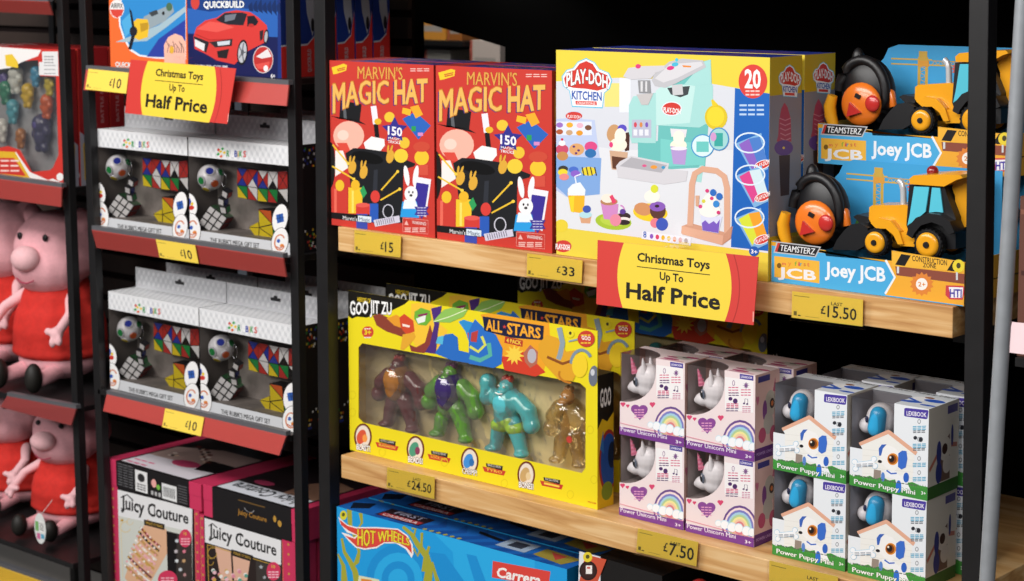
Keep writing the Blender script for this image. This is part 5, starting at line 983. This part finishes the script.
# small key ring cubes
m = MB(); m.tube([Vector((Wc(208, 232, Yi).x+.0075*math.cos(a), Yi-.008, Wc(208, 232, Yi).z+.014*math.sin(a))) for a in [i*.35 for i in range(19)]], .0008, mat('#b9bcc2', .2, 1, kind='chrome'), 6); m.build('key_ring', t, O)
for k, (x, y) in enumerate(((208, 275), (197, 297), (203, 322))):
    c = Wc(x, y, Yi-.006); m = MB(); rt = (.3, .45-.2*k, .25); m.obox((c.x, Yi-.006, c.z), .0145, .0145, .0145, rt, PL('#26252a')); Rz = Matrix.Rotation(rt[2], 3, 'Z') @ Matrix.Rotation(rt[1], 3, 'Y') @ Matrix.Rotation(rt[0], 3, 'X')
    f0 = Vector((c.x, Yi-.006, c.z)); a, b, d = Rz @ X_*.0145, Rz @ Y_*.0145, Rz @ Z_*.0145; stickers(m, f0-a/2-b/2-d/2, a, d, 1, 'w', -b.normalized()*.0004); stickers(m, f0+a/2-b/2-d/2, b, d, 1, 'rbg'[k], a.normalized()*.0004); m.build('small_cube', t, O)
# folding snake of coloured triangles and the star puzzle
def tris(name, pts, cols, thick=.016, Y=Yi):
    m = MB(); hi = [Wc(x, y, Y) for x, y in pts[0]]
    for tri, cl in zip(pts[1], cols):
        L = [hi[i] for i in tri]; ce = sum(L, Vector())/3; m.prism(L, (0, thick, 0), PL('#201f22')); m.add([ce+(p-ce)*.90+Vector((0, -.0006, 0)) for p in L], [(0, 1, 2)], PL(STK[cl], .25))
    m.build(name, t, O)
g = [(238, 200), (268, 206), (298, 212), (328, 218), (356, 222), (384, 222), (238, 252), (268, 259), (298, 266), (328, 272), (356, 276), (386, 276), (240, 290), (270, 298), (298, 306), (328, 312), (356, 318), (386, 320)]
tr = []; cl = []
for i in range(5):
    a, b, c_, d = i, i+1, i+7, i+6
    for tt in ((a, b, -1), (b, c_, -1), (c_, d, -1), (d, a, -1)): tr.append((i, tt))
pp = list(g); T3 = []; CL = []
for i in range(5):
    a, b, c_, d = i, i+1, i+7, i+6; pp.append(((g[a][0]+g[c_][0])/2, (g[a][1]+g[c_][1])/2)); mth = len(pp)-1
    T3 += [(a, b, mth), (b, c_, mth), (c_, d, mth), (d, a, mth)]; CL += [x for x in ('brbr', 'rbwr', 'wrbr', 'wwkw', 'rrrr')[i]]
    T3 += [(d, c_, i+13), (d, i+13, i+12)]; CL += [x for x in ('gy', 'wr', 'gy', 'gr', 'wk')[i]]
tris('folding_puzzle', (pp, T3), CL)
s = [(272, 382), (302, 368), (300, 330), (338, 338), (342, 380), (372, 360), (375, 395), (345, 420), (302, 428), (303, 386)]
tris('star_puzzle', (s, [(0, 1, 9), (1, 2, 9), (2, 3, 4), (2, 4, 9), (4, 5, 6), (4, 6, 7), (9, 4, 7), (9, 7, 8), (0, 9, 8)]), 'yyoyggyyy', .03)
m = MB(); m.quad((x0, y0+.0005, zf), (x1, y0+.0005, zf), (x1, y0+.0005, zh), (x0, y0+.0005, zh), clear('clear_blister_soft', '#efedeb', .02, .2, 30, .1)); m.build('window', t, O)
PG = .2945
LB = 'puzzle cube gift box'
for a, b, c_, l in ((x0+PG, y0, M3, 'white '+LB+', right of the front pair on the lower red strip shelf'), (x0+.002, y0+.079, M3, 'white '+LB+' behind the left front one, lower red strip shelf'), (x0+PG+.003, y0+.079, M3, 'white '+LB+' behind the right front one, lower red strip shelf'),
    (x0+PG-.004, y0+.158, M3, 'white '+LB+', rearmost at right on the lower red strip shelf'),
    (x0-.024, y0, M2, 'white '+LB+', left of the front pair under the £10 top strip'), (x0+PG-.023, y0, M2, 'white '+LB+', right of the front pair under the £10 top strip'), (x0-.018, y0+.080, M2, 'white '+LB+' behind the left front one under the £10 top strip'),
    (x0+PG-.016, y0+.080, M2, 'white '+LB+' behind the right front one under the £10 top strip'), (x0+PG-.012, y0+.160, M2, 'white '+LB+', rearmost at right under the £10 top strip')):
    dup(cube, (a, b, c_), l, 0, 'puzzle cube gift sets')
# ================================================================== bracelet craft boxes (pink with black sleeves)
PI, PD, GD = '#c9365c', '#a81f42', '#c09a3f'
def craft(x0, xs0, xs1, x1, z1, label, kind, y0=.020, z0=M4):
    t = thing('craft_kit_box', label, 'craft kit', (x0, y0, z0), 'pink and black bracelet craft kits'); O = t.location; d = .055
    m = MB(); m.box(x0, x1, y0+.001, y0+d-.001, z0, z1-.001, C(PI)); lm = Art(m, (x0, y0+.001, z0), X_, Z_, x1-x0, z1-z0)
    for xa, xb in ((x0, xs0), (xs1, x1)):
        for k in range(13):
            lm.k = 1; u = ((xa+xb)/2-x0)/(x1-x0); v = .03+k*.036*2; lm.frac(); lm.ell(u, v, .010, .009, GD) if v < 1 else None
        lm.k = 2; lm.rect((xa-x0)/(x1-x0)+.006, .02, (xa-x0)/(x1-x0)+.009, 1, GD)
    m.build('box', t, O)
    m = MB(); m.box(xs0, xs1, y0, y0+d, z0+.0005, z1, C('#1b191b'))
    A = front(m, xs0, xs1, y0, z0, z1)
    if kind == 0:
        A.crop(90, 480, 5.75); A.poly([(158, 55), (588, 162), (588, 300), (160, 205)], '#e3e3e4')
        A.poly([(160, 205), (588, 300), (590, 640), (175, 640)], '#cdd0c8'); A.poly([(330, 225), (440, 285), (445, 420), (330, 620), (230, 610), (200, 560), (290, 300)], '#dcae8c')
        for k, c in enumerate(('#8a3a30', '#1f1c1e', '#b98a5a', '#e9dcd0', '#e8b0b8', '#c29a4a', '#d8a09a', '#7a4a4a', '#e6ded8', '#b98a5a')):
            o_ = k*24; A.line([(290-o_*.42, 270+o_), (340-o_*.35, 330+o_), (405-o_*.30, 385+o_*1.05)], 12, c)
            for q in range(7): A.ell(295-o_*.42+q*17, 275+o_+q*18, 6, 6, ('#f1eee8', '#c9a04a', '#e6a0a8')[(q+k) % 3])
        A.poly([(440, 292), (585, 328), (590, 640), (450, 640)], '#38312e'); A.poly([(442, 295), (500, 310), (495, 640), (450, 640)], '#151214')
        for x, y, c in ((500, 350, '#cfd6dc'), (495, 410, '#c9c0c4'), (542, 410, '#d87a8c'), (500, 465, '#dfe3e6'), (540, 465, '#c9a070'), (520, 515, '#c9d0d6'), (545, 545, '#b98a8a'), (568, 360, '#7a7670')): A.star(x, y, 14, c, 6, .5)
        A.ell(548, 335, 36, 52, '#d0385c'); A.bars(522, 335, 576, 365, 3, 7, '#f0b8c4'); A.text('10', [(538, 315), (556, 319)], 18, '#d9b84a', .03); A.ell(447, 572, 56, 52, '#d0385c'); A.bars(408, 560, 486, 590, 3, 7, '#f0b8c4')
        A.poly([(310, 226), (430, 255), (428, 288), (312, 258)], '#241e1c'); A.text('MAKE IT REAL', [(322, 252), (420, 276)], 15, GD, .03)
        A.arc(205, 270, 30, 30, 20, 300, 4, '#d9c08a'); A.arc(230, 240, 18, 18, 0, 270, 3, '#d9c08a'); A.ell(185, 232, 8, 8, GD); A.line([(175, 215), (190, 560)], 3, '#e2cfa0')
        A.text('Juicy Couture', [(178, 158), (330, 202), (568, 252)], 0, '#1c1a1c', .035, top=[(178, 86), (330, 130), (568, 190)]); A.line([(178, 100), (215, 84), (240, 108)], 6, '#1c1a1c'); A.line([(180, 160), (192, 172), (210, 165)], 6, '#1c1a1c'); A.line([(372, 140), (372, 210)], 4, '#1c1a1c')
    else:
        A.crop(195, 480, 5.752); A.poly([(55, 218), (495, 348), (495, 490), (58, 358)], '#e3e3e4'); A.poly([(60, 368), (490, 500), (500, 640), (70, 640)], '#2b211f')
        A.poly([(115, 380), (205, 408), (215, 580), (150, 580)], '#dbae96'); A.poly([(215, 410), (320, 440), (300, 580), (225, 580)], '#dbae96')
        for q in range(26): A.ell(105+(q*37 % 220), 520+(q*23 % 90), 11, 11, ('#e9e3de', '#d8899a', '#5a9a8a', '#c9a04a', '#e6b8c0')[q % 5])
        A.poly([(350, 465), (495, 500), (500, 640), (355, 640)], '#3b3633'); A.star(380, 500, 14, '#aab0b4'); A.star(400, 560, 12, '#aab0b4')
        A.arc(100, 420, 26, 30, 0, 300, 4, GD); A.line([(70, 372), (490, 500)], 4, GD); A.line([(72, 375), (80, 620)], 4, GD); A.arc(90, 470, 18, 20, 0, 300, 3, GD)
        A.ell(452, 525, 40, 54, '#d0385c'); A.bars(420, 525, 484, 555, 3, 8, '#f0b8c4'); A.text('10', [(440, 505), (462, 509)], 18, '#d9b84a', .03)
        A.poly([(210, 398), (335, 435), (333, 472), (212, 434)], '#241e1c'); A.text('MAKE IT REAL', [(222, 426), (324, 458)], 15, GD, .03)
        A.text('Juicy Couture', [(78, 322), (230, 368), (470, 436)], 0, '#1c1a1c', .035, top=[(78, 250), (230, 298), (470, 372)]); A.line([(78, 264), (100, 250), (128, 275)], 6, '#1c1a1c'); A.line([(84, 326), (96, 338), (112, 330)], 6, '#1c1a1c'); A.line([(262, 312), (262, 378)], 4, '#1c1a1c')
    m.build('sleeve', t, O); return t
X = lambda x, y=500: W(x, y, .020).x
j1 = craft(X(107, 480), X(117.6, 490), X(193.5, 510), X(198.6, 510), W(118, 487, .020).z, 'upright pink and black bracelet craft box, left one, showing stacked bracelets on a wrist', 0)
j2 = craft(X(199, 512), X(203.8, 515), X(281.3, 537), X(294.5, 540), W(204, 515.5, .020).z, 'upright pink and black craft box, right one, showing a pair of bare ankles or wrists', 1)
j2['label'] = 'upright pink and black bracelet craft box, right one, next to the slim black post'
for k in range(4):
    dup(j1, (j1.location.x, .020+.059*(k+1), M4), 'pink bracelet craft box in the row behind the left upright one', 0, 'left row of upright craft boxes')
    dup(j2, (j2.location.x, .020+.059*(k+1), M4), 'pink bracelet craft box in the row behind the right upright one', 0, 'right row of upright craft boxes')
zt1 = W(118, 487, .020).z; zt2 = W(204, 515.5, .020).z
def flat(x0, xs0, xs1, x1, z0, h, label, kind, y0):
    t = thing('craft_kit_box', label, 'craft kit', (x0, y0, z0), 'craft kit boxes lying flat on top'); O = t.location; D = .285; zl = z0+h*.52
    m = MB(); m.box(x0+.0008, x1-.0008, y0+.0018, y0+D, z0, zl, C(PI)); m.build('base', t, O)
    m = MB(); m.box(x0, x1, y0+.001, y0+D, zl, z0+h-.0006, C(PI)); m.build('lid', t, O, bevel=.0006)
    m = MB(); m.box(xs0, xs1, y0, y0+D+.0005, z0+.0004, z0+h, C('#1a181a')); A = front(m, xs0, xs1, y0, z0, z0+h); T = topf(m, xs0, xs1, y0, y0+D, z0+h); T.frac()
    if kind == 0:
        A.frac(); A.rect(.27, .12, .44, .92, '#e2e2e2'); A.ell(.355, .38, .05, .16, '#2b2a2c'); A.bars(.29, .62, .42, .8, 3, .05, '#6a6a6c'); A.ell(.53, .45, .035, .16, '#e8a8a0'); A.ell(.59, .55, .025, .1, '#7ab84a'); A.rect(.64, .34, .84, .92, '#dfe0e0')
        for k in range(11): A.rect(.66+k*.015, .45, .667+k*.015, .82, '#3a3a3c')
        for k in range(3): A.rect(.49+k*.05, .75, .52+k*.05, .9, '#b9b9b9')
        for k in range(9): A.bars(.02, .06+k*.1, .25, .07+k*.1, 1, .025, '#77777a')
        for k in range(7): A.rect(.86, .25+k*.1, .98, .27+k*.1, '#77777a')
        T.rect(.02, .0, .98, .0, '#000'); T.poly([(.03, .97), (.97, .97), (.97, .70), (.03, .72)], '#d9d3da'); T.poly([(.03, .72), (.97, .70), (.97, .3), (.6, .25), (.03, .45)], '#b59a92')
        T.ell(.55, .72, .17, .07, '#c2446a'); T.poly([(.62, .55), (.97, .55), (.97, .75), (.75, .78)], '#151214'); T.bars(.06, .86, .35, .93, 2, .02, '#d04a78')
        for k in range(22): T.ell(.18+(k*29 % 50)/100, .35+(k*17 % 30)/100, .03, .018, ('#6a2a24', '#d8b8a0', '#2a2224', '#e6d8cc')[k % 4])
        T.poly([(.03, .3), (.97, .3), (.97, .03), (.03, .03)], '#2a2526')
    else:
        A.frac(); A.text('Juicy Couture', [(.33, .62), (.70, .62)], .15, '#a8782f', .03); A.rect(.34, .16, .68, .20, '#6a4f26'); A.ell(.80, .45, .02, .1, '#b58a3a'); A.ell(.86, .55, .025, .1, '#b58a3a'); A.arc(.48, .35, .06, .12, 10, 170, .012, '#8d8d90')
        T.poly([(.02, .97), (.98, .97), (.98, .78), (.02, .78)], '#dbdee6'); T.poly([(.02, .78), (.98, .78), (.98, .05), (.02, .05)], '#2a2023'); T.poly([(.6, .78), (.98, .78), (.98, .4), (.7, .35), (.55, .55)], '#9c7560'); T.ell(.25, .70, .12, .045, '#c2446a')
        T.text('Juicy Couture', [(.92, .80), (.08, .80)], -.13, '#22282e', .035)
    m.build('sleeve', t, O); return t
f1 = flat(X(106.5, 470), X(116.5, 470), X(189, 490), X(201, 490), zt1, .0555, 'pink craft box lying flat on the left upright ones, its black edge showing a barcode', 0, .019)
f2 = flat(X(203, 490), X(212.5, 490), X(291, 500), X(299, 500), zt2, .0640, 'pink craft box lying flat on the right upright ones, black edge with gold lettering', 1, .019)
# ================================================================== left bay: figure sets and plush toys
x1, y0, z0 = W(62.3, 100, .012).x, .012, 1.152; x0 = x1-.34; y1 = y0+.036; z1 = W(50, 49, y0).z
t = poke = thing('figure_pack_box', 'red and white box of small toy figures behind a window, at the left edge', 'toy box', (x0, y0, z0), 'small figure pack boxes'); O = t.location
m = MB()
def Wp(x, y): return W(x/4.15, 90+y/4.15, y0)
ow = [(x0, y0, z0), (x1, y0, z0), (x1, y0, z1), (x0, y0, z1)]
wi = [W(-60, 63, y0), W(38, 60, y0), W(40, 76, y0), W(56, 76.5, y0), W(58.5, 155, y0), W(52, 170, y0), W(32, 172, y0), W(20, 150, y0), W(8, 146, y0), W(-60, 148, y0)]
wi = [Vector((min(max(p.x, x0+.01), x1-.006), p.y, p.z)) for p in wi]
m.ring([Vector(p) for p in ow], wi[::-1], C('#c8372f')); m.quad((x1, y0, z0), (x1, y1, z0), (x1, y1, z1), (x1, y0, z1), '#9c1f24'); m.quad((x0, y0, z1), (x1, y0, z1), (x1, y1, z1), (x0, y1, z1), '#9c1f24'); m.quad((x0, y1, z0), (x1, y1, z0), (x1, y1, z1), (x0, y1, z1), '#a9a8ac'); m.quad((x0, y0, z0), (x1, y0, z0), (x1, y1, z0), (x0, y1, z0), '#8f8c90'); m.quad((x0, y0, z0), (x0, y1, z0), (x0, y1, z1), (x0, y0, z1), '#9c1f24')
A = front(m, x0, x1, y0, z0, z1); A.crop(0, 0, 1); A.poly([(-40, 44), (41, 50), (38, 56), (22, 62), (10, 68), (-40, 74)], '#e9e6e4'); A.poly([(42, 51.5), (58, 51.5), (58.5, 76), (39, 75), (39, 62), (42.5, 62)], '#dfdede'); A.bars(44, 56, 54, 62, 3, 1.2, '#8a8a8e'); A.bars(44, 65, 56, 73, 3, 1, '#9a9a9e')
A.poly([(5, 55), (12, 54), (18, 62), (18, 68), (6, 66)], '#e5c23a'); A.poly([(-40, 150), (16, 152), (30, 172), (48, 180), (62, 176), (62, 190), (-40, 182)], '#e9e6e4'); A.poly([(-40, 149), (15, 152), (30, 178), (-40, 172)], '#dcae2f'); A.poly([(-40, 157), (14, 158), (26, 176), (-40, 170)], '#c8372f'); A.bars(-10, 160, 20, 170, 3, 1.5, '#f0d8d0')
Q = Art(m, (x1, y1, z0), Z_, -Y_, z1-z0, y1-y0); Q.frac(); Q.text('BATTLE FIGURE', [(.45, .62), (.85, .62)], .2, '#b9868a', .03); Q.poly([(0, 0), (.4, 0), (.3, 1), (0, 1)], '#a8a6b4'); Q.poly([(.04, .25), (.3, .2), (.36, .5), (.3, .8), (.04, .7)], '#c9a53a'); Q.poly([(.08, .35), (.28, .3), (.3, .6), (.08, .6)], '#2f3a8a')
A.poly([(48, 172), (62, 160), (62, 183), (52, 178)], '#c8372f'); A.ell(60, 177, 3.5, 4, '#e9e6e4')
m.build('box', t, O)
m = MB(); m.add([p+Vector((0, .0006, 0)) for p in wi], [tuple(range(len(wi)))], BLISTER); m.build('window', t, O)
def Wq(x, y): return W(x, y, y0+.02)
k_ = 0
for x, y, s, c in ((16, 79, 7, '#d9d9d2'), (6, 92, 6, '#3f8a6a'), (36, 76, 5, '#4f9ac0'), (28, 95, 6, '#e0b82e'), (50, 85, 5, '#d0b83a'), (13, 111, 6, '#5aa8b8'), (47, 106, 6, '#d8622c'), (2, 130, 6, '#e2dcd4'), (21, 138, 5, '#b5702e'), (4, 80, 4, '#6a5a9a'), (42, 132, 9, '#4b4668')):
    p = Wq(x, y); r = s*.0026; blob('toy_figure', t, O, [((p.x, y0+.02, p.z+r*.7), (r, r*.9, r)), ((p.x, y0+.02, p.z-r*.4), (r*.8, r*.8, r*1.1)), ((p.x-r*.9, y0+.018, p.z-r*.2), (r*.4, r*.4, r*.5)), ((p.x+r*.9, y0+.018, p.z+r*.1), (r*.4, r*.4, r*.5)), ((p.x-r*.4, y0+.018, p.z-r*1.4), (r*.4, r*.4, r*.5)), ((p.x+r*.45, y0+.018, p.z-r*1.4), (r*.4, r*.4, r*.5))], PL(c, .3), .0018); k_ += 1
for k in range(3):
    xx = 0
    d_ = dup(poke, (x0+.002, y0+.040*(k+1), z0), 'red figure pack box in the receding row, its edge seen between the slim posts', 0, 'figure pack boxes in the receding row', skip=('toy_figure',))
# side print (once, shared by every copy)
me_box = [c for c in poke.children if c.name.startswith('box')][0]
# ------------------------------------------------------------------ pink plush toys in red dresses (generic soft toy)
SKIN = mat('#e8a9b0', .8, kind='plush', noise=(.10, 120), bump=.3); SKIN2 = mat('#f0bcc0', .75, kind='plush', noise=(.08, 140), bump=.3); DRS = mat('#d42a20', .85, kind='felt', noise=(.14, 90), bump=.4); SHOE = mat('#17140f', .6, kind='felt')
def plush(px, pyt, pyb, Y, label, rz=0, base=None):
    b = W(px, pyb, Y); tp_ = W(px, pyt, Y); H = tp_.z-base; s = H/.36
    t = thing('plush_toy', label, 'soft toy', (b.x, Y, base), 'pink plush toys in red dresses'); O = Vector((b.x, Y, base)); f = lambda x, y, z: (O.x+x*s, O.y+y*s, O.z+z*s)
    h = blob('head', t, O, [(f(0, 0, .272), (.096*s, .082*s, .078*s)), (f(0, -.025, .240), (.080*s, .070*s, .060*s)), (f(-.066, .0, .335), (.024*s, .014*s, .024*s)), (f(.066, .0, .335), (.024*s, .014*s, .024*s))], SKIN, .006)
    m = MB(); m.ell(f(0, -.090, .262), (.032*s, .026*s, .026*s), SKIN2, 20, 12); m.build('muzzle', h, O)
    m = MB(); m.tube([f(-.024, -.092, .222), f(-.010, -.0955, .215), f(.006, -.0955, .214), f(.022, -.092, .220)], .0016*s, '#a83a52', 8); m.build('mouth', h, O)
    for e in (-1, 1): m = MB(); m.ell(f(e*.034, -.070, .303), (.0065*s, .004*s, .0075*s), '#1b1618', 10, 8); m.build('eye', h, O)
    blob('dress', t, O, [([f(0, 0, .205), f(0, 0, .15), f(0, 0, .112)], [.058*s, .082*s, .096*s]), (f(0, 0, .068), (.106*s, .092*s, .022*s)), (f(0, 0, .09), (.102*s, .092*s, .05*s))], DRS, .006)
    blob('body', t, O, [(f(0, 0, .052), (.092*s, .080*s, .045*s))], SKIN, .006)
    for e in (-1, 1):
        blob('arm', t, O, [([f(e*.06, -.03, .180), f(e*.088, -.062, .155), f(e*.088, -.092, .130)], [.013*s, .011*s, .010*s]), (f(e*.086, -.100, .122), (.014*s, .013*s, .014*s)), (f(e*.070, -.106, .126), (.009*s, .007*s, .008*s)), (f(e*.098, -.106, .110), (.007*s, .007*s, .011*s)), (f(e*.084, -.110, .106), (.007*s, .007*s, .011*s))], SKIN2, .0035)
        l = blob('leg', t, O, [([f(e*.038, -.05, .035), f(e*.045, -.10, .028)], [.018*s, .015*s])], SKIN, .004)
        m = MB(); m.ell(f(e*.046, -.125, .034), (.017*s, .018*s, .030*s), SHOE, 16, 10); m.build('shoe', l, O)
    t.rotation_euler = (0, 0, rz); return t
p1 = plush(62, 205, 392, .155, 'pink plush toy in a red dress on the upper plush shelf, the nearer one', .2, .6805)
dup(p1, (p1.location.x-.25, .185, .6805), 'pink plush toy in a red dress at the left edge, upper plush shelf', .2, 'pink plush toys in red dresses')
pl = dup(p1, (p1.location.x+.02, .165, .3455), 'pink plush toy in a red dress on the lower plush shelf, behind the tag', .2, 'pink plush toys in red dresses'); pl.scale = (.9, .9, .74)
pl = dup(p1, (p1.location.x-.24, .190, .3455), 'pink plush toy in a red dress at the left edge, lower plush shelf', .2, 'pink plush toys in red dresses'); pl.scale = (.9, .9, .74)
c = W(42, 528, .0); t = thing('swing_tag', 'white oval swing tag with a barcode hanging from the lower plush toy', 'tag', (c.x, -.005, c.z-.03)); O = t.location
m = MB(); m.prism([(c.x+.021*math.cos(a), -.005, c.z+.034*math.sin(a)) for a in [i*.3142 for i in range(20)]][::-1], (0, .0008, 0), C('#e2e4e2')); A = Art(m, (c.x-.025, -.005, c.z-.035), X_, Z_, .05, .07); A.k = 2; A.frac(); A.rect(.15, .3, .4, .6, '#7ab06a'); A.rect(.25, .66, .5, .85, '#d06a9a'); A.rect(.45, .25, .8, .6, '#f2f2f0'); A.rect(.55, .66, .8, .8, '#5aa8c8')
for k in range(8): A.rect(.48+k*.038, .3, .495+k*.038, .55, '#3a3a3c')
m.build('card', t, O); m = MB(); m.tube([(c.x+.003, -.004, c.z+.030), (c.x+.012, .02, c.z+.06)], .0006, '#d8d8d8', 6); m.build('loop', t, O)
# ================================================================== right of the black post
t = thing('shelving_unit', 'dark shelving bay beyond the right black post', 'shelving', (-.6, 0, 0)); O = t.location
m = MB(); m.box(-1.13, -.5, .56, .57, 0, 2.1, DARKBACK); m.build('back_panel', t, O)
m = MB(); c = W(1018, 352, .02); m.box(c.x-.004, -.6, .02, .5, c.z-.02, c.z-.008, BLACK); m.build('shelf_board', t, O)
bx, bz = c.x, c.z
m = MB(); q = [W(1006, 352, -.02), W(1012, 322, .0), W(1050, 326, .0), W(1050, 358, -.02)]; m.prism([q[0], q[3], q[2], q[1]], (0, .002, 0), C('#e0c4c8')); m.build('ticket_strip', t, O)
m = MB(); x_ = W(1018, 300, .03).x; zt = W(1018, 196, .03).z; m.box(x_, x_+.2, .03, .1, bz-.0075, zt, C('#6a4438')); A = front(m, x_, x_+.2, .03, bz-.0075, zt); A.frac(); rr = random.Random(3)
for i in range(50): A.k = 1; u, v = rr.random()*.9, rr.random()*.75; A.rect(u, v, u+.05, v+.03, rr.choice(('#8a5a48', '#4a2c26', '#9c6a52', '#5a3a30')))
A.k = 2
for i in range(4): A.rect(.02, .84+i*.035, .12, .855+i*.035, '#d9c83a')
tag(m.build('toy_box', org=(x_, .03, bz-.0075)), 'brown patterned toy box at the far right edge of the photo', 'toy box')
# ================================================================== goods glimpsed through the gap behind
gt = thing('shelving_unit', 'pale shelves of the next aisle glimpsed through the gap behind the magic sets', 'shelving', (-3.35, 1.5, 0)); O = gt.location
m = MB(); m.box(-4.4, -3.545, 1.5, 1.95, 1.388, 1.402, C('#1a1818')); m.build('shelf_board', gt, O)
m = MB(); m.box(-4.4, -2.4, 1.95, 1.97, 0, 2.2, C('#151314')); m.build('back_panel', gt, O)
m = MB(); m.box(-4.4, -2.4, 1.5, 1.95, 1.225, 1.25, C('#1a1818')); m.build('shelf_board', gt, O)
for (pa, pb, ztp, zbs, col, lab) in ((420, 446, 1.46, 1.4025, '#d8943a', 'orange box on the far aisle shelf, seen through the gap'), (448, 462, 1.45, 1.4025, '#a0622c', 'brown box beside the orange one on the far aisle shelf'), (425, 450, 1.375, 1.25, '#a8a49c', 'white pack on the lower far aisle shelf, seen through the gap'), (470, 500, 1.405, 1.25, '#c9bcb4', 'cream box on the lower far aisle shelf, seen through the gap')):
    a, b = W(pa, 45, 1.52).x, W(pb, 45, 1.52).x; m = MB(); zbs += .0006; m.box(a, b, 1.52, 1.62, zbs, ztp, C(col)); A = front(m, a, b, 1.52, zbs, ztp); A.frac(); A.rect(.15, .3, .85, .6, '#a8a09a'); A.rect(0, 0, .08, 1, '#b0584a')
    tag(m.build('boxed_product', org=((a+b)/2, 1.52, zbs)), lab, 'box')
